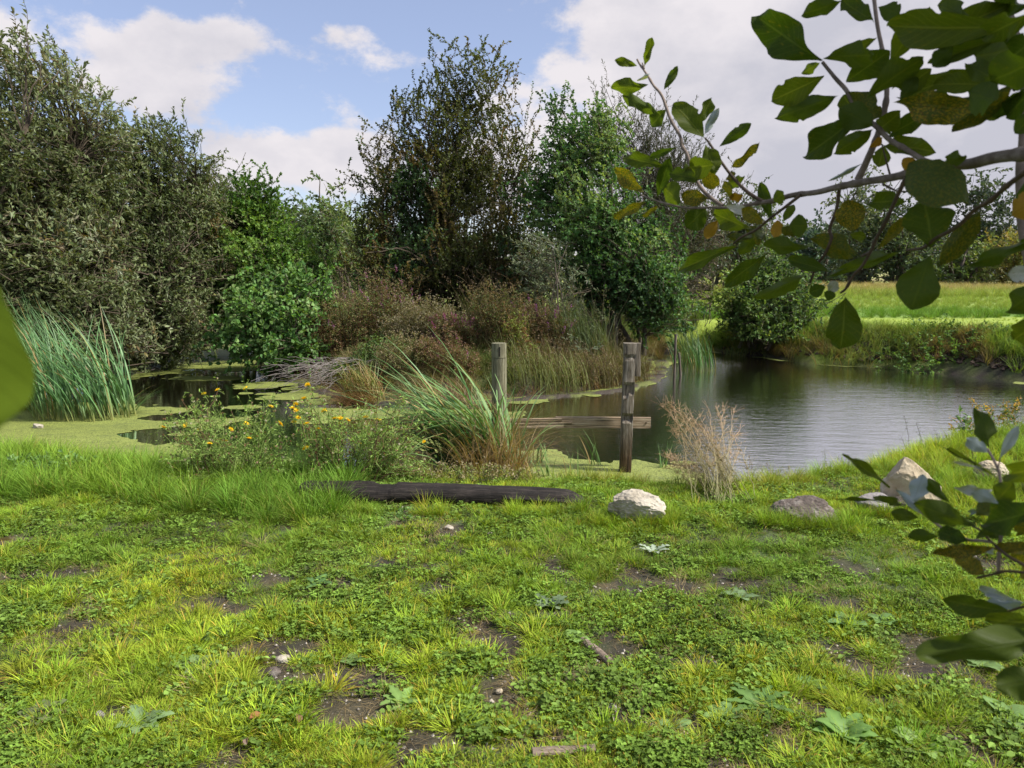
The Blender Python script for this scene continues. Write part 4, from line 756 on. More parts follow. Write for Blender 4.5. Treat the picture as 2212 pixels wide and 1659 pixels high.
# ---------------------------------------------------------------- timber
def wood_mat(name, a, b, c, scale=9, stretch=(6, 6, .5), dark=None):
    m, ns, ls = newmat(name)
    f = tex(ns, ls, scale, 9, .7, stretch=stretch); col = ramp(ns, ls, f, [(.32, a), (.5, b), (.68, c)])
    k = ramp(ns, ls, tex(ns, ls, scale * 2.2, 3, .5, stretch=(stretch[0] * 1.4, stretch[1] * 1.4, stretch[2] * .25) if stretch[2] < stretch[0] else (stretch[0] * .25, stretch[1] * 1.4, stretch[2] * 1.4)), [(.36, 1.0), (.42, 0.0)])
    col = mixc(ns, ls, k, col, (.02, .015, .012))
    if dark:                                                # tarred or soaked wood below a height, in object space
        tc = N_(ns, 'ShaderNodeTexCoord'); sp = N_(ns, 'ShaderNodeSeparateXYZ'); ls.new(tc.outputs['Object'], sp.inputs[0])
        ad = N_(ns, 'ShaderNodeMath', operation='MULTIPLY_ADD'); ls.new(f, ad.inputs[0]); ad.inputs[1].default_value = .30; ls.new(sp.outputs[2], ad.inputs[2])
        q = N_(ns, 'ShaderNodeMapRange'); ls.new(ad.outputs[0], q.inputs[0]); q.inputs[1].default_value = dark[0]; q.inputs[2].default_value = dark[1]; q.inputs[3].default_value = 1; q.inputs[4].default_value = 0
        col = mixc(ns, ls, q.outputs[0], col, mixc(ns, ls, 1.0, col, dark[2], 'MULTIPLY'))
    p = N_(ns, 'ShaderNodeBsdfPrincipled'); ls.new(col, p.inputs['Base Color']); p.inputs['Roughness'].default_value = .75; p.inputs['Specular IOR Level'].default_value = .25
    bm = N_(ns, 'ShaderNodeBump'); bm.inputs['Strength'].default_value = .8; bm.inputs['Distance'].default_value = .008
    ls.new(tex(ns, ls, scale * 2, 8, .7, stretch=stretch), bm.inputs['Height']); ls.new(bm.outputs[0], p.inputs['Normal'])
    o = N_(ns, 'ShaderNodeOutputMaterial'); ls.new(p.outputs[0], o.inputs[0]); return m
M_post = wood_mat('weathered post wood', (.075, .062, .045), (.16, .135, .10), (.29, .265, .225), dark=(.30, .62, (.38, .27, .17)))
M_round = wood_mat('round post wood', (.085, .078, .045), (.165, .155, .095), (.27, .26, .18), dark=(.42, .75, (.5, .38, .3)))
M_rail = wood_mat('rail wood', (.17, .12, .075), (.30, .225, .145), (.44, .36, .26), stretch=(.5, 6, 6))
M_sleeper = wood_mat('old dark sleeper wood', (.006, .005, .004), (.014, .011, .009), (.050, .040, .033), 8, stretch=(.5, 6, 6))
M_stick = wood_mat('grey driftwood', (.12, .09, .07), (.22, .17, .13), (.32, .26, .2), stretch=(.6, 6, 6))
M_iron = solid_mat('rusty iron', (.02, .012, .008), (.06, .03, .02), 40)

def squarish(path, prof, jit, seed, sharp=.35):
    """a rough beam: ring profile prof (k,2) swept along path (n,3) with frames given by the path's direction"""
    path = np.asarray(path, float); n = len(path); k = len(prof); T = unit(np.gradient(path, axis=0))
    up = np.array([0, 0, 1.]) if abs(T[0, 2]) < .7 else np.array([0, -1., 0]); A = unit(np.cross(up, T)); B = np.cross(T, A)
    V = path[:, None] + A[:, None] * prof[None, :, :1] + B[:, None] * prof[None, :, 1:]
    nz = fnoise(V.reshape(-1, 3) * 1.0 + seed, 9, 3).reshape(n, k, 1) - .5; nz2 = fnoise(V.reshape(-1, 3) + seed * 2.1, 2.4, 2).reshape(n, k, 1) - .5
    cen = path[:, None]; V = V + unit(V - cen) * (nz * jit + nz2 * jit * 1.2)
    i, j = np.meshgrid(np.arange(n - 1), np.arange(k), indexing='ij'); b = i * k; F = np.stack([b + j, b + (j + 1) % k, b + k + (j + 1) % k, b + k + j], -1).reshape(-1, 4)
    V = V.reshape(-1, 3); c0, c1 = V[:k].mean(0), V[-k:].mean(0); V = np.concatenate([V, [c0, c1]]); jj = np.arange(k)
    T3 = np.concatenate([np.stack([np.full(k, n * k), (jj + 1) % k, jj], -1), np.stack([np.full(k, n * k + 1), (n - 1) * k + jj, (n - 1) * k + (jj + 1) % k], -1)])
    return V, [F, T3]
def rect(w, h, m=5, r=.12):
    p = []
    for (x0, y0, x1, y1) in ((-1, -1, 1, -1), (1, -1, 1, 1), (1, 1, -1, 1), (-1, 1, -1, -1)):
        for t in np.linspace(0, 1, m, endpoint=False): p.append((x0 + (x1 - x0) * t, y0 + (y1 - y0) * t))
    p = np.array(p); q = np.max(np.abs(p), 1, keepdims=True); L = np.linalg.norm(p, axis=1, keepdims=True); p = p * (1 - r * np.maximum(0, L - 1) / .414)
    return p * [w / 2, h / 2]
def circ(rr, m=20): t = np.arange(m) * 6.2832 / m; return np.stack([np.cos(t), np.sin(t)], -1) * rr
def beam(name, parent, path, prof, mat, seed, jit=.008, **kw):
    V, F = squarish(path, prof, jit, seed); o = np.array(parent.location)
    return link(name, mesh(name, V - o, F, mat, None, False), parent, **kw)
def lin(a, b, n): return np.asarray(a)[None] * (1 - np.linspace(0, 1, n)[:, None]) + np.asarray(b)[None] * np.linspace(0, 1, n)[:, None]

# the square post with its rail and the offcut nailed to its back
YP = 7.3
foot, head = at(1349, 1018, YP), at(1361, 741, YP)
fr = thing('landing_stage_frame', 'square weathered post with broken rail standing in the duckweed', 'post', foot)
pth = lin(foot + [0, 0, -.25], head, 46); post = beam('post', fr, pth, rect(.118, .118, 6), M_post, 1.3, .010)
# worn notches: pull the front face in at three heights
me = post.data; co = np.zeros(len(me.vertices) * 3, np.float32); me.vertices.foreach_get('co', co); co = co.reshape(-1, 3); H = head[2] - foot[2]
for h0, h1, dd in ((.885, .915, .012), (.60, .70, .022), (.40, .45, .03)):
    q = (co[:, 2] > H * h0) & (co[:, 2] < H * h1) & (co[:, 1] < -.02) & (co[:, 0] < .045 + (head[0] - foot[0]) * h0); co[q, 1] += dd
q = (co[:, 2] < H * .405); co[q, 0] *= 1.0; me.vertices.foreach_set('co', co.ravel())
def top_at(px, py, Y): return at(px, py, Y)
zt = at(1250, 912, 7.42)[2]; xr, xs_, xl = at(1405, 912, 7.42)[0], at(1200, 912, 7.42)[0], at(1120, 912, 7.42)[0]
rail = beam('rail', fr, lin([xs_, 7.42, zt], [xr, 7.42, zt - .004], 30), rect(.045, .112, 5, .05), M_rail, 4.1, .003)
for dz, hh, x1, x0, sd in ((.030, .036, xs_ + .06, xl - .12, 5.2), (-.002, .024, xs_ + .16, xl - .10, 6.3), (-.036, .034, xs_ + .08, xl - .14, 7.4)):
    beam('rail_splinter', fr, lin([x0, 7.405, zt + dz - .012], [x1, 7.405, zt + dz], 14), rect(.040, hh, 4, .1), M_rail, sd, .005)
beam('nailed_offcut', fr, lin(at(1377, 812, 7.42), at(1379, 741, 7.42), 12), rect(.050, .075, 4, .08), M_post, 8.2, .005)
for px, py in ((1350, 765), (1352, 862), (1396, 914)):
    g = Geo(); p = at(px, py, YP - .066 if px < 1390 else 7.392); V, Q = tubes(np.array([[p, p + [0, .012, 0]]]), .008, 8); g.add(V, Q, np.array([1, 1, 1.])); g.build('bolt', M_iron, fr)
# the round post with its saw cut
f2, h2 = at(1078, 1010, 7.1), at(1078, 741, 7.1)
rp = thing('round_post', 'round weathered post with mossy top rising out of the reeds', 'post', f2)
zc = at(1078, 772, 7.1)[2]
beam('shaft', rp, lin(f2 + [0, 0, -.2], [h2[0], 7.1, zc - .004], 40), circ(.070), M_round, 11.2, .007)
beam('cap_section', rp, lin([h2[0], 7.1, zc + .001], h2, 10), circ(.0665), M_round, 12.2, .006)
beam('saw_cut', rp, lin([h2[0], 7.1, zc - .006], [h2[0], 7.1, zc + .003], 3), circ(.062), M_sleeper, 13.2, .001)
V, F = squarish(lin([h2[0] + .004, 7.032, zc + .015], [h2[0] + .006, 7.034, h2[2] - .03], 6), rect(.012, .012, 2), .004, 3.); link('split', mesh('split', V - f2, F, M_sleeper), rp)
# the half buried sleeper
a, b = on(655, 1085, 0), on(1262, 1092, 0); a[2] = b[2] = .02
sl = thing('railway_sleeper', 'black weathered timber lying half buried along the pond edge', 'timber', (a + b) / 2)
pth = lin(a + [0, 0, .068], b + [0, 0, .042], 90); V, F = squarish(pth, rect(.20, .115, 9, .22), .026, 21.5)
xx = (V[:, 0] - a[0]) / (b[0] - a[0]); q = xx > .62; V[q, 2] -= (xx[q] - .62) * .05; V[:, 2] -= .05 * sstep(xx, .93, 1.02)
V[:, 2] -= .02 * sstep(fnoise(V, 3.1, 2), .6, .66); link('beam', mesh('beam', V - np.array(sl.location), F, M_sleeper), sl)
for k, (u0, u1, oy, oz) in enumerate(((.62, .96, -.02, .095), (.72, 1.0, -.08, .06))):
    beam('split_slab', sl, lin(a + (b - a) * u0 + [0, oy, oz], a + (b - a) * u1 + [0, oy, oz - .03], 22), rect(.07, .022, 4, .2), M_sleeper, 30 + k, .016)
# loose bits of wood in the lawn
def stick(label, p0, p1, w, h, seed, mat=None):
    P0, P1 = on(*p0, 0), on(*p1, 0); P0[2] = gz1(P0[0], P0[1]) + h * .5; P1[2] = gz1(P1[0], P1[1]) + h * .5
    t = thing('wood_offcut', label, 'stick', P0); beam('wood', t, lin(P0, P1, 16), rect(w, h, 4, .3), mat or M_stick, seed, .012)
stick('split piece of weathered wood lying slanted in the lawn', (1258, 1400), (1318, 1450), .035, .03, 41)
stick('flat strip of reddish wood at the bottom edge of the lawn', (1150, 1648), (1285, 1640), .03, .025, 42)
for k, (px, p1, p2, lb) in enumerate(((1457, 800, 722, 'thin dark stake standing in the water by the far reeds'), (1472, 806, 762, 'shorter stake leaning beside the thin dark stake'))):
    f_, h_ = at(px, p1, 14.0), at(px + 3 - 8 * k, p2, 14.0); t = thing('wooden_stake', lb, 'stake', f_); beam('pole', t, lin(f_ + [0, 0, -.2], h_, 12), circ(.022, 8), M_bark, 50 + k, .006)

# ---------------------------------------------------------------- stones
def stone_mat(name, a, b, c, scale=6, bump=.7): return solid_mat(name, a, b, scale, .85, bump=bump, bscale=scale * 2.5, c3=c, dist=.02)
M_lime = stone_mat('pale limestone', (.20, .17, .12), (.38, .34, .27), (.50, .46, .39)); M_brown = stone_mat('brown speckled stone', (.06, .05, .04), (.12, .095, .08), (.24, .22, .19), 14)
M_cream = stone_mat('cream stone', (.30, .23, .14), (.44, .37, .26), (.52, .46, .36)); M_grey = stone_mat('grey stone', (.17, .155, .145), (.27, .25, .24), (.38, .36, .34))
def rock(label, px, py, dims, mat, seed, z=0, cuts=9, sub=5, name='rock', rough=.10, rotz=0, sink=.12):
    import bmesh
    r = rngof(seed); c = on(px, py, z); c[2] = gz1(c[0], c[1]) if z == 0 else z
    bm = bmesh.new(); bmesh.ops.create_icosphere(bm, subdivisions=sub, radius=1); V = np.array([v.co[:] for v in bm.verts])
    for _ in range(cuts):                                   # broken faces
        n = unit(r.normal(0, 1, 3) + np.array([0, 0, .15])); d = r.uniform(.55, .88); q = V @ n; V = V - np.maximum(q - d, 0)[:, None] * n * .92
    nz = fnoise(V + seed, 1.6, 2) - .5; n3 = np.abs(fnoise(V + seed * 3, 5, 4) - .5); V = V * (1 + nz * .35 - n3 * rough * 3.0)[:, None]
    V = V * np.array(dims) * .5; ca, sa = math.cos(rotz), math.sin(rotz); V[:, :2] = V[:, :2] @ np.array([[ca, sa], [-sa, ca]])
    for v, p in zip(bm.verts, V): v.co = p
    me = bpy.data.meshes.new(name); bm.to_mesh(me); bm.free(); me.materials.append(mat)
    return link(name, me, None, label, 'rock' if name == 'rock' else 'stone', None, None, (c[0], c[1], c[2] + dims[2] * (.5 - sink)))
rock('jagged whitish rock beside the right end of the black timber', 1372, 1128, (.44, .32, .27), M_lime, 5, rough=.15, sink=.30)
rock('rounded brown rock in the grass near the right bank', 1738, 1130, (.42, .30, .27), M_brown, 9, rough=.11, sink=.42)
rock('tall cream coloured rock behind the foreground leaves at right', 1962, 1096, (.42, .30, .46), M_cream, 13, rough=.08, sink=.25)
rock('low grey slab leaning against the cream rock', 1900, 1106, (.36, .26, .16), M_grey, 17, rough=.07, sink=.3)
rock('small dark stone under the grey slab', 1945, 1112, (.22, .18, .12), M_brown, 21)
rock('cream stone half hidden behind the lower right leaves', 2140, 1050, (.28, .2, .2), M_cream, 25)
rock('small white lump floating on the duckweed by the left reeds', 82, 925, (.17, .11, .10), M_lime, 29, z=ZW, sink=.3, name='stone', sub=4)
for k, (px, py, s, m, lb) in enumerate([(612, 1438, .055, M_lime, 'pale stone on the bare soil left of centre'), (592, 1470, .05, M_brown, 'dark clod beside the pale stone on bare soil'), (970, 1150, .05, M_lime, 'small white stone in the lawn below the timber'), (1060, 1160, .035, M_lime, 'tiny pale stone right of the small white stone'),
                                        (1318, 1550, .04, M_grey, 'bluish grey pebble on the bare patch right of centre'), (1322, 1570, .03, M_lime, 'pale pebble just below the bluish one'), (1080, 1512, .028, M_cream, 'cream pebble on the bottom middle bare patch'), (1062, 1530, .022, M_lime, 'white pebble lower on the bottom middle bare patch'),
                                        (218, 1560, .035, M_grey, 'grey pebble on the bare patch at bottom left'), (1010, 1440, .022, M_lime, 'white pebble in the centre of the lawn'), (815, 1565, .022, M_lime, 'white pebble left of the bottom centre'), (1475, 1598, .035, M_cream, 'rough cream stone near the bottom right of centre')]):
    rock(lb, px, py, (s * 1.2, s, s * .8), m, 60 + k, name='small_stone', sub=3, cuts=6, sink=.25)
def mud_clods():
    r = rngof(79); px = r.uniform(1560, 2400, 2600); py = np.interp(px, [1560, 1750, 1900, 2050, 2212, 2400], [762, 784, 794, 804, 824, 838]) - r.uniform(0, 20, len(px)) ** 1.0
    P0 = np.array([on(a_, b_, ZW)[:2] for a_, b_ in zip(px, py)]); s_ = sdf(P0[:, 0], P0[:, 1], WATER); k = (s_ < .06) & (s_ > -.8) & (r.random(len(px)) < np.where(px > 1800, 1, .4)); P0 = P0[k]; n = len(P0)
    o = unit(r.normal(0, 1, (n, 6, 3))) * 0 + np.array([[1, 0, 0], [0, 1, 0], [-1, 0, 0], [0, -1, 0], [0, 0, .8], [0, 0, -.5]]); s = r.uniform(.015, .075, (n, 1, 1))
    P = np.stack([P0[:, 0], P0[:, 1], ground(P0[:, 0], P0[:, 1]) + .005], -1)[:, None] + (o + r.normal(0, .25, o.shape)) * s
    f = np.array([[0, 1, 4], [1, 2, 4], [2, 3, 4], [3, 0, 4], [1, 0, 5], [2, 1, 5], [3, 2, 5], [0, 3, 5]]); F = (np.arange(n)[:, None, None] * 6 + f[None]).reshape(-1, 3); c = np.array([.052, .036, .026]) * r.uniform(.4, 1.8, (n, 1))
    m = solid_mat('mud clod', (.7, .7, .7), (1.2, 1.2, 1.2), 30, use_col=True); link('mud_clods', mesh('mud_clods', P.reshape(-1, 3), F, m, rep(c, 6)), kind='stuff', label='crumbled dark mud at the foot of the far bank', cat='mud')
mud_clods()
def gravel():
    r = rngof(77); x, y, _ = pts(9000, 0, 0, 1.8, 5.2, 78, 1.3, .8); b = bareness(x, y); k = (b > .55) & (r.random(len(x)) < .8); x, y = x[k], y[k]; n = len(x)
    o = np.array([[1, 0, 0], [0, 1, 0], [-1, 0, 0], [0, -1, 0], [0, 0, .8], [0, 0, -.5]]); s = r.uniform(.003, .009, (n, 1, 1))
    P = np.stack([x, y, ground(x, y) + .002], -1)[:, None] + o[None] * s * r.uniform(.6, 1.3, (n, 6, 1)); f = np.array([[0, 1, 4], [1, 2, 4], [2, 3, 4], [3, 0, 4], [1, 0, 5], [2, 1, 5], [3, 2, 5], [0, 3, 5]])
    F = (np.arange(n)[:, None, None] * 6 + f[None]).reshape(-1, 3); c = np.array([.30, .27, .23]) * r.uniform(.25, 1.5, (n, 1))
    m, ns, ls = newmat('gravel'); a_ = N_(ns, 'ShaderNodeAttribute', attribute_name='col'); p = N_(ns, 'ShaderNodeBsdfPrincipled'); ls.new(a_.outputs['Color'], p.inputs['Base Color']); p.inputs['Roughness'].default_value = .8; o_ = N_(ns, 'ShaderNodeOutputMaterial'); ls.new(p.outputs[0], o_.inputs[0])
    link('gravel', mesh('gravel', P.reshape(-1, 3), F, m, rep(c, 6)), kind='stuff', label='fine gravel and crumbs of soil on the bare patches', cat='gravel')
gravel()

# ---------------------------------------------------------------- dead twigs on the island edge
def dead_twigs():
    r = rngof(501); b = on(720, 825, ZW + .15); t = thing('dead_branches', 'bare grey twigs fallen across the left edge of the island', 'branches', b); m = newmat_grey()
    for k in range(26):
        s = at(r.uniform(690, 860), r.uniform(765, 815), 12.9 + r.uniform(-.3, .5)); e = at(r.uniform(540, 700), r.uniform(785, 872), 12.2 + r.uniform(-.6, .4)); e[2] = max(e[2], ZW + .03)
        W = curve3(s[None], e[None], r.uniform(.0, .12), 9, r, .05); g = Geo(); V, Q = tubes(W, np.linspace(.007, .002, 9)[None], 4); g.add(V, Q, np.array([1, 1, 1.]))
        i = r.integers(2, 7, 4); o = W[0, i]; e2 = o + (unit(e - s) + r.normal(0, .35, (4, 3))) * r.uniform(.15, .5, (4, 1)); e2[:, 2] = np.maximum(e2[:, 2], ZW + .02)
        V, Q = tubes(curve3(o, e2, .05, 5, r, .05), .003, 3); g.add(V, Q, np.array([1, 1, 1.])); g.build('twig', m, t)
def newmat_grey(): return solid_mat('bleached twig', (.13, .11, .10), (.25, .225, .21), 20, bump=.1)
dead_twigs()
def root_fringe():
    """brown roots and flattened stems hanging over the island's mud edge"""
    r = rngof(511); n = 2600; px = r.uniform(560, 1430, n); py = np.interp(px, [560, 740, 1000, 1140, 1300, 1430], [802, 866, 872, 862, 845, 815]) - r.uniform(4, 42, n)
    P = np.array([on(a_, b_, ZW + .1) for a_, b_ in zip(px, py)]); P[:, 2] = ground(P[:, 0], P[:, 1]) + .02; k = sdf(P[:, 0], P[:, 1], WATER) < -.05; P = P[k]; n = len(P)
    V, Q, kk = blades(P, r.normal(math.pi * 1.4, 1.0, n), r.uniform(.15, .45, n), .006, r.uniform(.6, 1.3, n), r.uniform(.2, 1.2, n), 4, r)
    link('dead_stems', mesh('dead_stems', V, Q, M_grass, rep(np.array([.19, .12, .075]) * r.uniform(.4, 1.6, (n, 1)), kk)), kind='stuff', label='brown dead stems and roots matted along the muddy island edge', cat='dead stems')
root_fringe()

# ---------------------------------------------------------------- tan wispy plant on the shore
def wispy():
    r = rngof(521); b = on(1565, 1098, 0); b[2] = gz1(b[0], b[1]); t = thing('dry_asparagus_weed', 'fine tan feathery plant leaning left at the water edge', 'plant', b); g = Geo(); n = 46
    tips = np.array([at(r.uniform(1430, 1600), r.uniform(870, 1010), 6.1 + r.uniform(-.3, .3)) for _ in range(n)]); P = b + np.stack([r.normal(0, .09, n), r.normal(0, .06, n), 0 * tips[:, 0]], -1)
    S = curve3(P, tips, .10, 12, r, .008); tcol = np.linspace(0, 1, 12)[None, :, None]; cc = (np.array([.20, .22, .09]) * (1 - tcol) + np.array([.52, .36, .24]) * tcol)
    V, Q = tubes(S, np.linspace(.0032, .001, 12)[None], 3); g.add(V, Q, np.repeat(np.broadcast_to(cc, (n, 12, 3)).reshape(-1, 3), 3, 0))
    m = 44; i = r.integers(3, 12, (n, m)); o = S[np.arange(n)[:, None], i].reshape(-1, 3); dirn = unit(S[np.arange(n)[:, None], i] - S[np.arange(n)[:, None], i - 1]).reshape(-1, 3)
    e = o + unit(dirn * .9 + r.normal(0, .5, o.shape)) * r.uniform(.03, .13, (len(o), 1)); S2 = curve3(o, e, .03, 4, r, .03); tt = (i.ravel() / 11.)[:, None]
    c2 = np.array([.22, .25, .10]) * (1 - tt) + np.array([.56, .40, .27]) * tt; V, Q = tubes(S2, .0009, 3); g.add(V, Q, np.repeat(c2 * r.uniform(.7, 1.3, (len(o), 1)), 12, 0))
    q = np.repeat(o, 3, 0) + (np.repeat(e, 3, 0) - np.repeat(o, 3, 0)) * r.random((len(o) * 3, 1)); V, Q, k = leaves(q, r.normal(0, 1, q.shape) + [0, 0, .5], r.normal(0, 1, q.shape), .014, .003); g.add(V, Q, rep(np.repeat(c2, 3, 0), k))
    g.build('stems', M_grass, t, kind='stuff')
wispy()

# ---------------------------------------------------------------- bristly oxtongue with yellow flowers
M_petal = leaf_mat('yellow petals', .3, rough=.5, tcol=(1.1, .9, .3))
def flower_mesh():
    g = Geo()
    for ring, (L, n, tl) in enumerate(((.021, 14, .35), (.015, 10, .8))):
        a_ = np.arange(n) * 6.2832 / n + ring * .2; D = np.stack([np.cos(a_), np.sin(a_), np.full(n, tl)], -1); V, Q, k = leaves(np.zeros((n, 3)) + [0, 0, .002 * ring], D, np.array([[0, 0, 1.]] * n), L, .0085); g.add(V, Q, np.array([.95, .68, .01]) * (1 - .1 * ring))
    a_ = np.arange(8) * .785; D = np.stack([np.cos(a_) * .5, np.sin(a_) * .5, -np.ones(8)], -1); V, Q, k = leaves(np.zeros((8, 3)) + [0, 0, .002], D, np.array([[0, 0, 1.]] * 8), .013, .007); g.add(V, Q, np.array([.10, .16, .05]))
    return mesh('flower', np.concatenate(g.V), [np.concatenate(g.Q)], M_petal, np.concatenate(g.C))
FLW = [(z[0] * .3472, 518.4 + z[1] * .3472) for z in [(1270, 960), (1355, 935), (1530, 925), (1915, 905), (1840, 1025), (1820, 1050), (1845, 1060), (1685, 1040), (1155, 1155), (1015, 1168), (1235, 1185), (1155, 1230), (1530, 1145), (1740, 1145), (1830, 1135), (1855, 1108), (1910, 1145), (1895, 990), (2020, 1065), (2080, 1110), (2115, 1110), (2120, 1145), (1350, 1460), (1345, 1490), (2005, 1448), (1905, 1300), (2080, 1280), (1550, 1237), (1360, 1247), (1400, 1255), (1305, 1270), (1985, 1180), (1435, 1180)]]
FLW += [(633.6 + a_ * .3906, 576 + b_ * .3906) for a_, b_ in [(80, 655), (15, 762), (75, 872), (228, 842), (258, 842), (300, 850), (400, 838), (470, 850), (480, 918), (720, 970), (450, 1073), (160, 1138), (70, 1010), (372, 985), (60, 732), (172, 800), (25, 835), (140, 905)]]
def oxtongue(label, base_px, x0, x1, seed, n):
    r = rngof(seed); b = on(*base_px, -.1); b[2] = gz1(b[0], b[1]); t = thing('bristly_oxtongue', label, 'wildflower', b); fm = bpy.data.meshes.get('flower') or flower_mesh()
    Yc = b[1]; fl = [at(px, py, Yc + r.uniform(-.35, .3)) for px, py in FLW if x0 <= px < x1]
    half = (x1 - x0) / 2; ext = []
    for _ in range(n):                                      # further tips with seed heads and buds below the flowers
        px = r.uniform(x0, x1 - 5); top = 835 + 40 * abs((px - (x0 + half)) / half) ** 2 + 40 * vnoise(np.array([px * .02 + seed, 0, 0])); ext.append(at(px, top + (1045 - top) * r.random() ** 1.15, Yc + r.uniform(-.4, .35)))
    tips = np.array(fl + ext); m = len(tips); P = b + np.stack([(tips[:, 0] - b[0]) * .45 + r.normal(0, .05, m), r.normal(0, .12, m), 0 * tips[:, 0]], -1); P[:, 2] = np.minimum(ground(P[:, 0], P[:, 1]) + .01, tips[:, 2] - .03)
    S = curve3(P, tips, .12, 9, r, .05); g = Geo(); V, Q = tubes(S, np.linspace(.0042, .0016, 9)[None], 4); c = np.array([.24, .32, .09]) * r.uniform(.6, 1.2, (m, 1)); c[r.random(m) < .25] = [.22, .13, .08]; g.add(V, Q, rep(c, 36))
    k = 6; i = r.integers(3, 9, (m, k)); o = S[np.arange(m)[:, None], i].reshape(-1, 3); e = o + unit(r.normal(0, 1, o.shape) * [1, .8, .6] + [0, 0, .5]) * r.uniform(.04, .13, (len(o), 1)); S2 = curve3(o, e, .05, 4, r, .06); V, Q = tubes(S2, .0016, 3); g.add(V, Q, np.array([.25, .33, .10])); g.build('stems', M_grass, t)
    lg = Geo(); A_ = S.reshape(-1, 3); A_ = np.concatenate([A_, S2.reshape(-1, 3)]); q = A_[r.integers(0, len(A_), m * 40)] + r.normal(0, .008, (m * 40, 3)); D = unit(r.normal(0, 1, q.shape) + [0, 0, .2]); V, Q, kk = leaves(q, D, r.normal(0, .6, q.shape) + [0, 0, 1], r.uniform(.012, .040, len(q)), r.uniform(.005, .012, len(q)))
    lg.add(V, Q, rep(np.array([.25, .38, .09]) * r.uniform(.55, 1.5, (len(q), 1)), kk)); lg.build('leaves', M_leaf, t, kind='stuff')
    hd = Geo(); E = np.concatenate([S[len(fl):, -1], S2[:, -1]]); sel = r.random(len(E)) < .62; E = E[sel]; ne = len(E); q = np.repeat(E, 6, 0); D = unit(r.normal(0, .55, q.shape) + [0, 0, 1]); V, Q, kk = leaves(q, D, r.normal(0, 1, q.shape), .017, .008)
    cs = np.array([[.20, .29, .09], [.28, .17, .10], [.40, .28, .20], [.60, .54, .45]])[r.choice(4, ne, p=[.4, .3, .2, .1])]; hd.add(V, Q, rep(np.repeat(cs, 6, 0), kk)); hd.build('seed_heads', M_leaf, t, kind='stuff')
    for p in fl:
        o_ = link('flower', fm, t); o_.location = tuple(p - b); o_.rotation_euler = (r.normal(.25, .35), r.normal(0, .35), r.uniform(0, 6)); s_ = r.uniform(1.15, 1.6); o_.scale = (s_, s_, s_)
oxtongue('yellow flowered oxtongue, the left one of the two tangled plants on the bank', (520, 1068), 350, 625, 531, 120)
oxtongue('yellow flowered oxtongue right beside the reeds, behind the black timber', (745, 1062), 625, 930, 532, 140)

# ---------------------------------------------------------------- thin seed stems along the shore
def seedstems(label, pxs, seed, Y0, cat='weed', col=(.20, .15, .09)):
    r = rngof(seed); px0, y0_ = pxs[0][0], 1100; b = at(np.mean([p[0] for p in pxs]), 1060, Y0); b[2] = gz1(b[0], b[1]); t = thing('dry_seed_stem', label, cat, b)
    for (x_, ty) in pxs:
        g = Geo(); f_ = at(x_ + r.uniform(-6, 14), 1060, Y0 + r.uniform(-.2, .2)); f_[2] = gz1(f_[0], f_[1]); h_ = at(x_ - r.uniform(0, 25), ty, Y0)
        S = curve3(f_[None], h_[None], .05, 10, r, .02); V, Q = tubes(S, np.linspace(.0028, .001, 10)[None], 4); g.add(V, Q, np.array(col))
        i = r.integers(5, 10, 26); q = S[0, i] + r.normal(0, .012, (26, 3)); V, Q, k = leaves(q, r.normal(0, 1, q.shape) + [0, 0, 1], r.normal(0, 1, q.shape), .016, .006); g.add(V, Q, np.array(col) * 1.2); g.build('stem', M_grass, t)
seedstems('thin dry seed stems in front of the open water right of the tan plant', [(1625, 985), (1650, 1010), (1680, 1000), (1700, 1020), (1720, 1010), (1745, 1030)], 541, 6.4)
seedstems('taller dry stems against the water at the start of the right bank', [(1780, 975), (1800, 1000), (1830, 985), (1765, 1010)], 542, 6.8, col=(.16, .17, .08))
seedstems('pair of dark rush stems on the right bank', [(1965, 900), (1985, 915), (2000, 925), (2020, 930), (1955, 940), (2040, 945)], 543, 7.9, col=(.07, .08, .04))
seedstems('brown stalks tangled in front of the round post', [(1000, 860), (1040, 830), (1090, 880), (1120, 870), (1140, 920), (985, 900), (1060, 930)], 544, 6.6, col=(.26, .18, .11))
seedstems('green seeding stems between the oxtongue and the reeds', [(930, 900), (955, 930), (880, 930), (900, 960), (970, 880)], 545, 6.3, col=(.16, .18, .08))

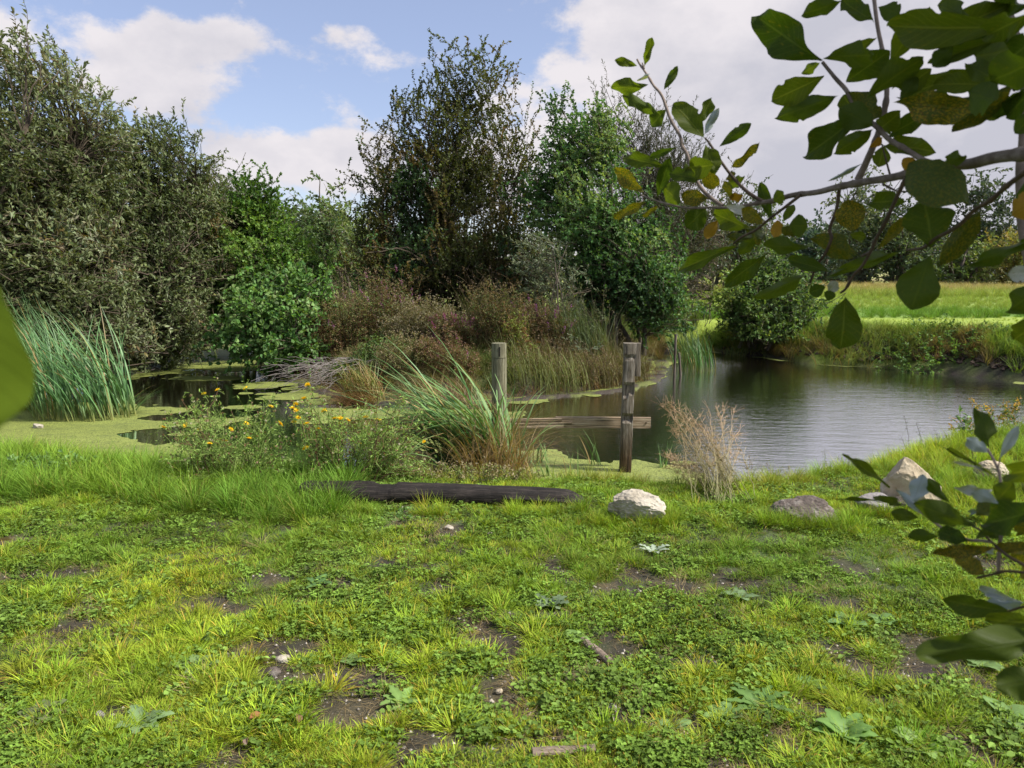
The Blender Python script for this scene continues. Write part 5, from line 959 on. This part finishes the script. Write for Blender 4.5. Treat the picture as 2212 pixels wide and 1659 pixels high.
# ---------------------------------------------------------------- rosettes in the lawn
def rosette(label, px, py, n, L, W, col, seed, rise=.35, lobed=0, cat='weed', name='weed_rosette', group='broad leaved weed rosettes in the lawn'):
    r = rngof(seed); b = on(px, py, 0); b[2] = gz1(b[0], b[1]); t = thing(name, label, cat, b, group); seg = 8
    for k in range(n):
        az = k * 2.4 + r.normal(0, .25); l = L * r.uniform(.65, 1.1); el = rise * r.uniform(.5, 1.5) + .12; u = np.linspace(0, 1, seg + 1); w = W * np.sin(np.pi * np.clip(u, .03, 1) ** .8) ** .8 * .5 + .002
        if lobed: w = w * (1 + lobed * np.where(np.arange(seg + 1) % 2, .35, -.45))
        h = l * (np.sin(el) * u - .55 * u ** 2 * np.sin(el)) + .006; rr = l * np.cos(el * .8) * u; up = .18 * w
        C = np.stack([rr, 0 * u, h], -1); Lf = np.stack([rr, w, h + up + r.normal(0, .002, seg + 1)], -1); Rt = np.stack([rr, -w, h + up + r.normal(0, .002, seg + 1)], -1)
        V = np.concatenate([Lf, C, Rt]); ca, sa = math.cos(az), math.sin(az); V[:, :2] = V[:, :2] @ np.array([[ca, sa], [-sa, ca]]); i = np.arange(seg); m = seg + 1
        Q = np.concatenate([np.stack([i, i + 1, i + 1 + m, i + m], -1), np.stack([i + m, i + 1 + m, i + 1 + 2 * m, i + 2 * m], -1)]); c = np.array(col) * r.uniform(.75, 1.25); cc = np.tile(c, (3 * m, 1)); cc[m:2 * m] *= 1.35
        link('leaf', mesh('leaf', V, Q, M_leaf, cc, True), t)
PL = (.21, .34, .09)
for a_ in [('grey green crinkled thistle rosette on a bare spot in mid lawn', 1188, 1322, 10, .12, .045, (.16, .22, .12), 601, .5, 1.0), ('silvery spiky thistle seedling below the whitish rock', 1412, 1200, 8, .11, .028, (.30, .36, .27), 602, .6, 1.0), ('single pale dock leaf by the slanted wood piece', 1240, 1400, 4, .09, .05, PL, 603, .5, 0),
           ('small pale leaved rosette left of the bottom centre', 868, 1530, 8, .10, .035, PL, 604, .4, .5), ('dandelion rosette with toothed leaves right of bottom centre', 1640, 1535, 12, .14, .034, (.11, .20, .05), 605, .45, .9), ('light plantain rosette left of the dandelion', 1560, 1560, 6, .085, .045, (.17, .27, .09), 606, .35, 0),
           ('large leafy dock rosette near the bottom right', 1825, 1610, 11, .13, .055, (.14, .25, .06), 607, .5, .3), ('pale plantain at the right edge of the lawn', 2185, 1570, 8, .12, .06, (.18, .29, .09), 608, .4, 0), ('plantain rosette above the bare patch on the right', 1830, 1365, 7, .10, .05, (.15, .26, .09), 609, .4, 0),
           ('second plantain rosette right of the one above the bare patch', 1905, 1358, 6, .10, .045, (.15, .26, .08), 610, .4, 0), ('pale jagged rosette at the lower left', 302, 1585, 8, .12, .045, (.17, .25, .11), 611, .35, .6), ('dull broad leaved rosette in the bottom left corner', 88, 1565, 7, .10, .05, (.16, .19, .08), 612, .3, .2),
           ('bright little plantain at the bottom edge in the centre', 1245, 1630, 6, .055, .03, (.18, .30, .06), 613, .35, 0), ('yellow green dock rosette low on the right side', 1990, 1640, 7, .11, .05, (.19, .29, .08), 614, .4, .3), ('broad plantain leaves beneath the foreground leaves at right', 2120, 1450, 7, .10, .05, (.17, .27, .09), 615, .4, 0),
           ('low rosette on the left beside a straw patch', 430, 1455, 7, .10, .04, (.17, .25, .09), 616, .3, .3), ('dark green lobed rosette at left of centre', 690, 1275, 8, .09, .035, (.10, .19, .06), 617, .35, .6), ('faint pale rosette in the lawn above centre right', 1600, 1300, 7, .10, .04, (.16, .24, .11), 618, .3, .4),
           ('low pale rosette near the stone right of centre', 1455, 1585, 6, .08, .035, (.16, .25, .09), 619, .3, 0), ('leafy plant on bare soil at the left of centre', 760, 1445, 7, .07, .03, (.15, .24, .07), 620, .4, .4), ('toothed rosette at the bottom right among bright tufts', 1740, 1490, 7, .09, .035, (.15, .25, .07), 621, .4, .5)]:
    rosette(*a_)
# dry fallen leaves on the grass
def fallen(label, px, py, L, col, seed):
    r = rngof(seed); b = on(px, py, 0); b[2] = gz1(b[0], b[1]) + .035; V, Q, k = leaves(np.zeros((1, 3)), np.array([[1., .2, .1]]), np.array([[.2, -.5, 1.]]), L, L * .6, True, .3)
    o = link('fallen_leaf', mesh('fallen_leaf', V, Q, M_leaf, np.array(col)), None, label, 'leaf', None, None, tuple(float(v) for v in b)); o.rotation_euler[2] = r.uniform(0, 6)
fallen('curled cream leaf lying on the lawn left of centre', 706, 1468, .055, (.45, .38, .18), 1); fallen('tan dead leaf at the bottom left of the lawn', 645, 1600, .05, (.33, .20, .12), 2); fallen('orange dead leaf on the straw near the bottom', 540, 1590, .045, (.36, .17, .07), 3)
fallen('small rust coloured leaf in the grass right of centre', 1503, 1335, .035, (.30, .10, .04), 4); fallen('dry pinkish leaf near the bottom edge left of centre', 535, 1630, .04, (.32, .22, .17), 5); fallen('crumpled tan leaves at the left edge of the lawn', 30, 1185, .08, (.34, .25, .15), 6); fallen('yellow leaf beside the large dock rosette', 1885, 1585, .05, (.40, .36, .05), 7)
fallen('orange leaf floating on the duckweed under the rail', 1130 + 25, 1003, .06, (.45, .22, .04), 8)
# ---------------------------------------------------------------- foreground goat willow boughs
M_fg = None
def fg_leaf_mat(name, base, back, vein, spots=None, trans=.30, rough=.5):
    m, ns, ls = newmat(name); uv = N_(ns, 'ShaderNodeAttribute', attribute_name='col'); sp = N_(ns, 'ShaderNodeSeparateColor'); ls.new(uv.outputs['Color'], sp.inputs[0])
    # col.r = along the leaf, col.g = across (0 midrib .. 1 margin); side veins run obliquely
    ad = N_(ns, 'ShaderNodeMath', operation='MULTIPLY_ADD'); ls.new(sp.outputs[1], ad.inputs[0]); ad.inputs[1].default_value = -.22; ls.new(sp.outputs[0], ad.inputs[2])
    mu = N_(ns, 'ShaderNodeMath', operation='MULTIPLY'); ls.new(ad.outputs[0], mu.inputs[0]); mu.inputs[1].default_value = 58.; si = N_(ns, 'ShaderNodeMath', operation='SINE'); ls.new(mu.outputs[0], si.inputs[0])
    v1 = ramp(ns, ls, si.outputs[0], [(.86, 0.0), (.98, .38)]); v2 = ramp(ns, ls, sp.outputs[1], [(.03, .85), (.075, 0.0)]); mxv = N_(ns, 'ShaderNodeMath', operation='MAXIMUM'); ls.new(v1, mxv.inputs[0]); ls.new(v2, mxv.inputs[1])
    tt = tex(ns, ls, 26, 6, .6); c = mixc(ns, ls, tt, tuple(v * .72 for v in base), tuple(v * 1.3 for v in base)); c = mixc(ns, ls, mxv.outputs[0], c, vein)
    oi = N_(ns, 'ShaderNodeObjectInfo'); rr = ramp(ns, ls, oi.outputs['Random'], [(0., (.60, .68, .75)), (1., (1.55, 1.3, 1.1))]); c = mixc(ns, ls, 1.0, c, rr, 'MULTIPLY')
    if spots:
        f = ramp(ns, ls, tex(ns, ls, spots[0], 6, .65), [(spots[1], 0.0), (spots[1] + .06, 1.0)]); c = mixc(ns, ls, f, c, spots[2])
        f = ramp(ns, ls, tex(ns, ls, spots[0] * 1.7, 5, .6), [(spots[1] + .07, 0.0), (spots[1] + .11, 1.0)]); c = mixc(ns, ls, f, c, (.16, .055, .015))
    else:
        f = ramp(ns, ls, tex(ns, ls, 90, 4, .6), [(.64, 0.0), (.68, 1.0)]); c = mixc(ns, ls, f, c, (.20, .15, .03)); f = ramp(ns, ls, tex(ns, ls, 11, 5, .6), [(.60, 0.0), (.70, .7)]); c = mixc(ns, ls, f, c, (.20, .17, .012))
    g = N_(ns, 'ShaderNodeNewGeometry'); pc = mixc(ns, ls, g.outputs['Backfacing'], c, mixc(ns, ls, mxv.outputs[0], back, tuple(v * .8 for v in back)))
    p = N_(ns, 'ShaderNodeBsdfPrincipled'); ls.new(pc, p.inputs['Base Color']); p.inputs['Roughness'].default_value = rough; p.inputs['Specular IOR Level'].default_value = .16
    b = N_(ns, 'ShaderNodeBump'); b.inputs['Strength'].default_value = .5; b.inputs['Distance'].default_value = .0012; ls.new(mxv.outputs[0], b.inputs['Height']); ls.new(b.outputs[0], p.inputs['Normal'])
    t = N_(ns, 'ShaderNodeBsdfTranslucent'); ls.new(mixc(ns, ls, 1.0, c, (1.0, 1.15, .35), 'MULTIPLY'), t.inputs[0]); mx = N_(ns, 'ShaderNodeMixShader'); mx.inputs[0].default_value = trans; ls.new(p.outputs[0], mx.inputs[1]); ls.new(t.outputs[0], mx.inputs[2])
    o = N_(ns, 'ShaderNodeOutputMaterial'); ls.new(mx.outputs[0], o.inputs[0]); return m
FG = {'n': fg_leaf_mat('near leaf', (.075, .115, .006), (.075, .115, .006), (.10, .14, .008), None, .45, .9),
      'g': fg_leaf_mat('willow leaf green', (.075, .112, .012), (.075, .108, .015), (.15, .19, .03), None, .52),
      'y': fg_leaf_mat('willow leaf yellowing', (.055, .085, .012), (.055, .08, .015), (.10, .13, .03), (24, .50, (.32, .23, .015)), .36),
      'o': fg_leaf_mat('willow leaf orange', (.33, .20, .015), (.30, .19, .03), (.38, .24, .04), (34, .52, (.28, .09, .015)), .35),
      's': fg_leaf_mat('willow leaf silver underside', (.30, .35, .33), (.30, .35, .33), (.42, .46, .44), None, .15)}
def fg_mesh(kind, seed):
    """a goat willow leaf of unit length and width lying along +Y, edges finely scalloped, a bite or two taken out"""
    r = rngof(seed); n, m = 26, 4; u = np.linspace(0, 1, n + 1); ob = r.uniform(1.0, 1.45)
    w = .5 * np.sin(np.pi * u ** ob) ** .72; w = np.maximum(w, .012) * (1 + .02 * np.sin(u * 37 + seed) * (u > .08) + .03 * np.sin(u * 13 + seed)); bite = r.random() < .3; bu, bs = r.uniform(.35, .9), r.choice([-1, 1])
    sd = np.linspace(-1, 1, 2 * m + 1); X = w[:, None] * sd[None]; 
    if bite: X = X * np.where((np.sign(sd)[None] == bs) & (np.abs(u[:, None] - bu) < .04), .80, 1)
    bend = r.uniform(-.22, .24); wave = r.uniform(.03, .09)
    Z = .16 * np.abs(X) + bend * (u[:, None] ** 2) + wave * np.sin(u[:, None] * 11 + seed + sd[None] * 1.5) * np.abs(sd)[None] + bend * .5 * np.sin(np.pi * u)[:, None]
    Y = np.repeat(u[:, None], 2 * m + 1, 1) 
    V = np.stack([X, Y, Z], -1).reshape(-1, 3); c = np.stack([np.repeat(u[:, None], 2 * m + 1, 1), np.repeat(np.abs(sd)[None], n + 1, 0), 0 * X], -1).reshape(-1, 3)
    F = grid_faces(n + 1, 2 * m + 1); return mesh('leaf', V, F, FG[kind], c, True)
FGM = {k: [fg_mesh(k, 7 * i + ord(k)) for i in range(7 if k == 'g' else 4)] for k in FG}
M_fgbark = solid_mat('willow bark', (.085, .065, .045), (.17, .135, .10), 60, .8, bump=.3, c3=(.26, .22, .18)); M_fgtwig = solid_mat('young willow twig', (.05, .034, .018), (.10, .065, .035), 90, .6, bump=.2)
M_fgpale = solid_mat('pale willow twig', (.17, .13, .10), (.28, .22, .18), 70, .7, bump=.2)
def bough(root, cv, pts_, dep, rad, mat, name='branch', parent=None):
    """cv maps zoom pixels to picture pixels; dep(x) gives the distance"""
    P = np.array([at(*cv(x, y), dep(x)) for x, y in pts_]); n = len(P); R_ = np.interp(np.linspace(0, 1, n), np.linspace(0, 1, len(rad)), rad)
    t = np.linspace(0, n - 1, n * 5 - 4); i = np.minimum(t.astype(int), n - 2); f = (t - i)[:, None]; Pm = np.concatenate([P[:1] * 2 - P[1:2], P, P[-1:] * 2 - P[-2:-1]])
    a, b, c, d = Pm[i], Pm[i + 1], Pm[i + 2], Pm[i + 3]; S = .5 * ((2 * b) + (-a + c) * f + (2 * a - 5 * b + 4 * c - d) * f ** 2 + (-a + 3 * b - 3 * c + d) * f ** 3)
    rr = np.interp(t, np.arange(n), R_); Y = S[:, 1]; sc = cv.k / FL; r = rngof(int(abs(pts_[0][0] * 7 + pts_[0][1]))); rad_m = rr * sc * Y * (1 + .13 * (vnoise(S, 60) - .5) + .22 * (r.random(len(S)) < .10))
    V, Q = tubes(S[None], rad_m[None], 10); g = Geo(); g.add(V, Q, np.array([1, 1, 1.])); return g.build(name, mat, root, smooth=True)
def put_leaf(root, cv, bx, by, tx, ty, w, kind, dep, r, foot=True):
    d0 = dep(bx); d1 = dep(tx) + r.uniform(-.05, .05) * .6; B, T = at(*cv(bx, by), d0), at(*cv(tx, ty), d1); Yv = T - B; L = np.linalg.norm(Yv); yv = Yv / L
    view = unit((B + T) / 2 - np.array([0, 0, EYE])); x = unit(np.cross(yv, view)); z = np.cross(x, yv); ro = r.uniform(-.45, .45) if w > 25 else r.uniform(-.3, .3); x2 = x * math.cos(ro) + z * math.sin(ro); z2 = np.cross(x2, yv)
    if r.random() < .5: x2, z2 = -x2, -z2
    W = 1.1 * w * cv.k / FL * (d0 + d1) / 2 / max(.8, math.cos(ro)); me = FGM[kind][r.integers(len(FGM[kind]))]; o = link('leaf', me, root)
    k = 1.0; M = Matrix(((x2[0] * W, yv[0] * L, z2[0] * L * k), (x2[1] * W, yv[1] * L, z2[1] * L * k), (x2[2] * W, yv[2] * L, z2[2] * L * k))).to_4x4(); M.translation = Vector(B) - Vector(root.location); o.matrix_basis = M
class CV:
    def __init__(s, x0, y0, k): s.x0, s.y0, s.k = x0, y0, k
    def __call__(s, x, y): return s.x0 + x * s.k, s.y0 + y * s.k
c3 = CV(1290.3, 0, .4514)
dU = lambda x: 1.55 - .62 * min(max(x, 0), 2300) / 2042
o3 = at(*c3(2300, 900), 1.0); o3[2] = 0.0; o3[0] = 1.15; o3[1] = 1.0
T3 = thing('goat_willow', 'large leaved willow boughs hanging in close from the upper right corner', 'tree', o3)
for pts_, rad, mat, nm, off in [
    ([(2300, 715), (2060, 735), (1900, 755), (1780, 785), (1650, 795), (1500, 830), (1380, 855), (1280, 870), (1150, 895), (1050, 920), (930, 935), (850, 960), (780, 970), (700, 985), (620, 993), (540, 993), (430, 995), (330, 975), (250, 950), (212, 933)], (32, 28, 21, 17, 14, 12, 9, 6, 5, 3), M_fgbark, 'branch', 0),
    ([(790, 965), (720, 920), (650, 850), (590, 770), (540, 690), (515, 660)], (9, 7, 6, 4), M_fgtwig, 'branch', 0),
    ([(600, 985), (540, 945), (490, 890), (450, 810), (430, 740), (405, 700), (395, 650), (350, 570), (310, 460), (270, 410), (240, 360), (205, 310), (190, 283)], (9, 8, 8, 7, 5, 4), M_fgpale, 'branch', .03),
    ([(975, 932), (900, 990), (820, 1050), (760, 1100), (690, 1135), (650, 1168)], (8, 6, 6, 4), M_fgtwig, 'branch', -.02),
    ([(1158, 905), (1145, 1000), (1112, 1095), (1120, 1140), (1090, 1215), (1050, 1270), (1018, 1355)], (9, 8, 7, 8, 5), M_fgtwig, 'branch', .02),
    ([(1480, 845), (1430, 950), (1380, 1060), (1330, 1150), (1310, 1200), (1265, 1228)], (11, 9, 9, 8, 5), M_fgtwig, 'branch', -.02),
    ([(1312, 1195), (1270, 1270), (1225, 1320), (1190, 1380), (1163, 1402)], (8, 7, 7, 5), M_fgtwig, 'branch', -.02),
    ([(2300, 640), (2060, 815), (1960, 890), (1880, 960), (1800, 1010), (1740, 1070), (1680, 1110), (1620, 1140), (1560, 1185), (1480, 1197)], (14, 12, 10, 10, 8, 6), M_fgtwig, 'branch', -.05),
    ([(1660, 795), (1560, 765), (1470, 710), (1400, 670), (1340, 610), (1280, 560), (1230, 500), (1190, 430), (1140, 375), (1078, 298)], (13, 12, 11, 10, 8), M_fgbark, 'branch', -.02),
    ([(1248, 860), (1290, 770), (1340, 650), (1375, 520), (1385, 420), (1365, 250), (1340, 120), (1318, -60)], (17, 15, 13, 11, 9, 8), M_fgpale, 'branch', .05),
    ([(1930, -60), (1985, 120), (2020, 250), (2045, 450), (2032, 700), (2025, 820), (2040, 1100), (2120, 1500)], (18, 20, 19, 19, 17, 22, 24, 26), M_fgpale, 'branch', .12),
    ([(1400, 835), (1380, 760), (1362, 690)], (5, 4, 3), M_fgtwig, 'branch', 0), ([(1365, 880), (1440, 915), (1525, 915)], (5, 4, 3), M_fgtwig, 'branch', 0),
    ([(225, 330), (215, 300)], (4, 3), M_fgpale, 'branch', .03), ([(2000, 430), (1960, 380), (1930, 300), (1975, 120)], (9, 7, 8), M_fgtwig, 'branch', .02)]:
    bough(T3, c3, pts_, (lambda x, o=off: dU(x) + o), rad, mat, nm)
# hidden trunk of the same tree just right of the frame
g = Geo(); tp = np.array([[o3 + [0, 0, -.1], o3 + [.02, .05, .7], o3 + [.0, .06, 1.4], o3 + [-.03, .02, 2.1], o3 + [-.02, 0, 2.9]]]); V, Q = tubes(tp, np.array([[.07, .055, .045, .035, .02]]), 12); g.add(V, Q, np.array([1, 1, 1.])); g.build('trunk', M_fgbark, T3, smooth=True)
LV = [(1070, 290, 785, 75, 155, 'g'), (1090, 275, 1278, 280, 98, 'g'), (1190, 390, 1400, 235, 112, 'g'), (1085, 365, 835, 480, 112, 'g'), (1150, 460, 848, 565, 98, 'g'), (1060, 300, 965, 352, 42, 'g'), (1290, 465, 1548, 312, 112, 'g'), (1228, 570, 960, 750, 125, 'g'),
      (1320, 620, 1130, 735, 82, 'g'), (1320, 600, 1150, 520, 120, 'g'), (1200, 440, 1340, 565, 100, 'y'), (1345, 620, 1475, 500, 92, 'g'), (1390, 650, 1545, 560, 82, 'g'), (1430, 490, 1742, 552, 135, 'y'), (1450, 480, 1540, 368, 62, 'g'), (1400, 300, 1588, 40, 115, 'g'),
      (1335, 180, 1225, 245, 52, 'g'), (1322, 100, 1165, -20, 78, 'g'), (1170, 0, 998, 50, 72, 'g'), (1345, 35, 1448, 62, 78, 'g'), (1950, 130, 1480, 105, 150, 'g'), (1960, 130, 1590, 175, 100, 'g'), (1560, 190, 1930, 28, 110, 'g'), (1985, 225, 1750, 245, 205, 'g'), (1965, 165, 1645, 285, 66, 'g'),
      (2120, 280, 1895, 375, 170, 'g'), (1820, 335, 1470, 470, 88, 'g'), (1860, 405, 1625, 420, 86, 'g'), (1905, 480, 1740, 430, 150, 'g'), (2000, 405, 1728, 608, 98, 'y'), (2045, 430, 1890, 585, 78, 'g'), (1370, 695, 1648, 752, 82, 'g'), (1648, 785, 1782, 732, 62, 'g'),
      (1470, 825, 1512, 752, 66, 'o'), (1775, 975, 1500, 808, 195, 'y'), (1665, 830, 1722, 832, 30, 'g'), (1370, 700, 1340, 800, 72, 'g'), (1300, 708, 1362, 662, 34, 'o'), (1278, 778, 1150, 855, 18, 's'), (1602, 1182, 1558, 985, 190, 'g'), (1845, 1000, 1665, 1252, 98, 'y'),
      (1590, 1225, 1495, 1482, 172, 'g'), (1240, 1225, 1000, 1142, 98, 'y'), (1472, 1195, 1088, 1332, 56, 'g'), (1005, 1185, 803, 1165, 72, 'g'), (1228, 1112, 1195, 958, 122, 'y'), (1288, 970, 1428, 945, 80, 'g'), (1208, 1122, 1288, 1132, 42, 'g'), (1345, 1192, 1475, 1035, 46, 'y'),
      (658, 1178, 412, 1298, 62, 'g'), (818, 1208, 612, 1355, 78, 'g'), (992, 1318, 708, 1432, 68, 'g'), (1110, 1302, 942, 1262, 62, 'g'), (1185, 1420, 1150, 1652, 145, 'g'), (1108, 1392, 1152, 1342, 52, 's'), (1092, 1372, 1015, 1402, 62, 'g'), (1085, 1398, 1138, 1422, 52, 'g'),
      (2120, 1130, 1742, 1272, 62, 'g'), (2110, 1310, 1968, 1310, 74, 's'), (2110, 1380, 1948, 1492, 120, 'g'), (2120, 950, 1972, 1032, 130, 'o'), (2160, 1500, 2010, 1600, 120, 'g'), (2180, 700, 2010, 1000, 60, 'g'), (2080, 60, 1890, 150, 120, 'g'), (2100, 180, 1930, 300, 130, 'g'), (2060, 20, 1830, 60, 90, 'g'), (1900, 380, 1760, 300, 90, 'g'), (1700, 560, 1560, 420, 90, 'g'), (1600, 330, 1450, 420, 90, 'g'), (2080, 430, 1960, 560, 100, 'g'), (1850, 200, 1680, 130, 100, 'g'), (1800, 470, 1640, 540, 80, 'y'), (1420, 420, 1530, 330, 80, 'g'), (1250, 560, 1180, 450, 90, 'g'), (1960, 500, 1850, 560, 60, 'g'), (2120, 520, 2000, 640, 80, 'g'), (1700, 220, 1600, 320, 80, 'g'), (1780, 90, 1650, 30, 90, 'g'),
      (225, 320, 260, 173, 36, 'g'), (190, 315, 82, 288, 36, 'g'), (190, 388, 276, 353, 16, 's'), (236, 410, 76, 415, 66, 'g'), (318, 430, 382, 313, 36, 'g'), (300, 545, 126, 468, 50, 'g'), (325, 525, 265, 602, 64, 'g'), (508, 660, 362, 520, 96, 'g'), (482, 595, 540, 473, 50, 'g'), (516, 640, 586, 518, 36, 's'),
      (583, 702, 737, 590, 52, 'g'), (640, 805, 776, 668, 36, 'y'), (375, 705, 252, 752, 34, 'g'), (322, 795, 148, 765, 62, 'g'), (285, 945, 350, 752, 58, 'g'), (218, 918, 70, 808, 68, 'y'), (240, 963, 62, 1042, 42, 'y'), (292, 985, 228, 1037, 22, 'y'), (400, 975, 315, 895, 95, 'g'), (500, 860, 348, 832, 62, 'g'),
      (560, 790, 470, 790, 95, 'g'), (490, 830, 420, 810, 60, 'y'), (520, 690, 575, 810, 74, 'g'), (540, 815, 545, 912, 76, 'y'), (632, 950, 700, 925, 40, 'o'), (655, 872, 640, 828, 40, 'y'), (600, 905, 660, 895, 78, 'y'), (532, 955, 392, 935, 72, 'y'), (522, 990, 420, 1082, 98, 'g'), (578, 1050, 520, 1142, 52, 'o'), (722, 1095, 540, 1022, 86, 'g'),
      (792, 1072, 685, 1000, 62, 'y'), (838, 1062, 775, 866, 52, 'g'), (892, 918, 838, 965, 62, 'g'), (888, 1062, 938, 982, 40, 'g'), (852, 1142, 862, 1052, 52, 'o'), (945, 1132, 885, 1085, 42, 'y'), (918, 1080, 1012, 1078, 98, 'g'), (782, 1142, 598, 1122, 44, 'y'), (802, 1150, 700, 1070, 62, 'y'), (752, 1132, 690, 1212, 56, 'g'), (615, 985, 715, 1005, 40, 's'), (470, 870, 430, 800, 50, 'g'), (595, 925, 690, 850, 40, 'g')]
r3 = rngof(700)
for (bx, by, tx, ty, w, k) in LV:
    off = r3.uniform(-.06, .06) if w < 120 else r3.uniform(-.10, -.03)
    put_leaf(T3, c3, bx, by, tx, ty, w, k, (lambda x, o=off: dU(x) + o), r3)
# lower right spray
c2 = CV(1785.7, 852.5, .4237)
dL = lambda x: .95 - .22 * min(max(x, 0), 1200) / 1006
o2 = np.array([.78, .80, .0]); o2[2] = gz1(o2[0], o2[1]); T2 = thing('willow_shoot', 'leafy willow shoot reaching in at the lower right edge', 'shrub', o2)
for pts_, rad, mat, off in [([(1120, 960), (1060, 920), (1006, 870), (920, 820), (850, 760), (780, 690), (740, 670)], (10, 9, 8, 7, 5), M_fgtwig, 0), ([(845, 752), (790, 745), (720, 740), (640, 705), (590, 680), (520, 630), (470, 590)], (8, 8, 8, 7, 5), M_fgpale, 0),
                            ([(765, 935), (840, 918), (925, 900), (1100, 920)], (5, 8, 8), M_fgtwig, 0), ([(925, 1105), (1010, 1080), (1120, 1060)], (6, 7, 8), M_fgtwig, 0), ([(885, 760), (900, 640), (890, 500), (880, 400), (850, 330), (818, 275)], (9, 9, 8, 8, 6), M_fgpale, .02), ([(885, 720), (875, 900)], (9, 9), M_fgpale, .05), ([(875, 370), (885, 320)], (4, 3), M_fgpale, .02)]:
    bough(T2, c2, pts_, (lambda x, o=off: dL(x) + o), rad, mat)
g = Geo(); e_ = at(*c2(1120, 960), .74); tp = np.array([[o2 + [0, 0, -.05], o2 * .6 + e_ * .4 + [.03, 0, .1], e_]]); V, Q = tubes(tp, np.array([[.012, .009, .004]]), 8); g.add(V, Q, np.array([1, 1, 1.])); g.build('stem', M_fgbark, T2, smooth=True)
e_ = at(*c2(1120, 1060), .74); g = Geo(); V, Q = tubes(np.array([[o2 + [0, 0, -.05], (o2 + e_) / 2 + [.04, 0, .1], e_]]), np.array([[.012, .008, .003]]), 8); g.add(V, Q, np.array([1, 1, 1.])); g.build('stem', M_fgbark, T2, smooth=True)
LV2 = [(828, 268, 752, 62, 92, 'g'), (820, 292, 732, 232, 66, 's'), (885, 322, 978, 162, 48, 's'), (858, 412, 618, 283, 24, 'g'), (852, 400, 638, 350, 14, 's'), (1140, 375, 848, 432, 112, 'g'), (950, 448, 862, 545, 105, 'g'), (842, 490, 652, 465, 44, 's'), (872, 550, 742, 508, 62, 's'), (322, 475, 76, 317, 42, 'g'),
       (540, 640, 318, 472, 46, 's'), (440, 545, 485, 402, 88, 's'), (330, 545, 74, 543, 16, 'g'), (405, 565, 215, 520, 42, 'g'), (470, 628, 328, 602, 62, 'g'), (622, 550, 533, 442, 56, 'g'), (758, 670, 452, 550, 108, 'g'), (658, 672, 588, 558, 82, 'g'), (1100, 575, 752, 645, 150, 'g'), (760, 612, 860, 548, 84, 'y'), (768, 590, 678, 602, 28, 's'),
       (568, 722, 413, 722, 64, 'g'), (722, 750, 562, 688, 86, 'g'), (852, 782, 552, 800, 64, 'y'), (862, 792, 768, 770, 34, 's'), (1080, 790, 858, 790, 64, 'y'), (1110, 700, 902, 682, 76, 'y'), (802, 920, 652, 822, 84, 'y'), (1110, 900, 898, 850, 130, 'y'), (925, 1102, 606, 1032, 104, 'g'), (1002, 1062, 772, 1058, 58, 's'), (960, 1050, 815, 1002, 50, 's'),
       (1180, 1175, 783, 1150, 96, 'g'), (880, 740, 800, 660, 60, 'g'), (760, 735, 880, 660, 50, 'g'), (1060, 640, 940, 730, 90, 'y'), (1100, 1270, 925, 1290, 30, 's'), (1000, 450, 1100, 520, 90, 'g')]
r2_ = rngof(701)
for (bx, by, tx, ty, w, k) in LV2: put_leaf(T2, c2, bx, by, tx, ty, w, k, (lambda x, o=r2_.uniform(-.04, .04): dL(x) + o), r2_)
for (bx, by, tx, ty, w, k, d_) in [(1200, 1225, 428, 1292, 158, 'g', .56), (1160, 1440, 882, 1490, 165, 'g', .55)]: put_leaf(T2, c2, bx, by, tx, ty, w, k, lambda x, d_=d_: d_, r2_)
# the rest of the same willow: leafy boughs outside the frame, above and to the right, that shade the near leaves
def outer_boughs():
    r = rngof(720); o = np.array(T3.location); C = np.array([1.7, .9, 2.55]); n = 150; P = C + unit(r.normal(0, 1, (n, 3))) * r.uniform(.3, 1, (n, 1)) * [.75, .8, .8]
    q = P[:, 1] > .05; d = (P - [0, 0, EYE]); f = d[:, 1] * math.cos(PITCH) - d[:, 2] * math.sin(PITCH); px = CX + FL * d[:, 0] / np.maximum(f, .05); u = d[:, 1] * math.sin(PITCH) + d[:, 2] * math.cos(PITCH); py = CY - FL * u / np.maximum(f, .05)
    P = P[(px > 2500) | (py < -350)]; n = len(P)
    S = curve3(np.repeat((o + [0, 0, 1.9])[None], n, 0), P, .1, 8, r, .03); V, Q = tubes(S, np.linspace(.008, .0025, 8)[None], 5); g = Geo(); g.add(V, Q, np.array([1, 1, 1.])); g.build('twigs', M_fgbark, T3)
    m = 11; b = S[:, r.integers(4, 8, m)].reshape(-1, 3) + r.normal(0, .03, (n * m, 3)); V, Q, k = leaves(b, r.normal(0, 1, b.shape), r.normal(0, .6, b.shape) + [0, 0, 1], .09, .045, True); g = Geo(); g.add(V, Q, np.array([.05, .085, .02])); g.build('crown', M_leaf, T3, kind='stuff')
outer_boughs()
# the blurred leaf right in front of the lens at the left edge
c0 = CV(0, 0, 1.0); o0 = np.array([-.34, .22, 0.0]); o0[2] = gz1(-.34, .22); T0 = thing('willow_sprig', 'out of focus green leaf at the left edge, close to the lens', 'leaf', o0)
bough(T0, c0, [(-200, 700), (-110, 600), (-75, 540)], lambda x: .25, (8, 6, 5), M_fgtwig); e_ = at(-200, 700, .25); g = Geo(); V, Q = tubes(np.array([[o0, o0 * .5 + e_ * .5 + [-.05, 0, 0], e_]]), np.array([[.006, .004, .0013]]), 8); g.add(V, Q, np.array([1, 1, 1.])); g.build('stem', M_fgbark, T0, smooth=True)
put_leaf(T0, c0, -85, 520, -45, 1025, 205, 'n', lambda x: .24, rngof(3))
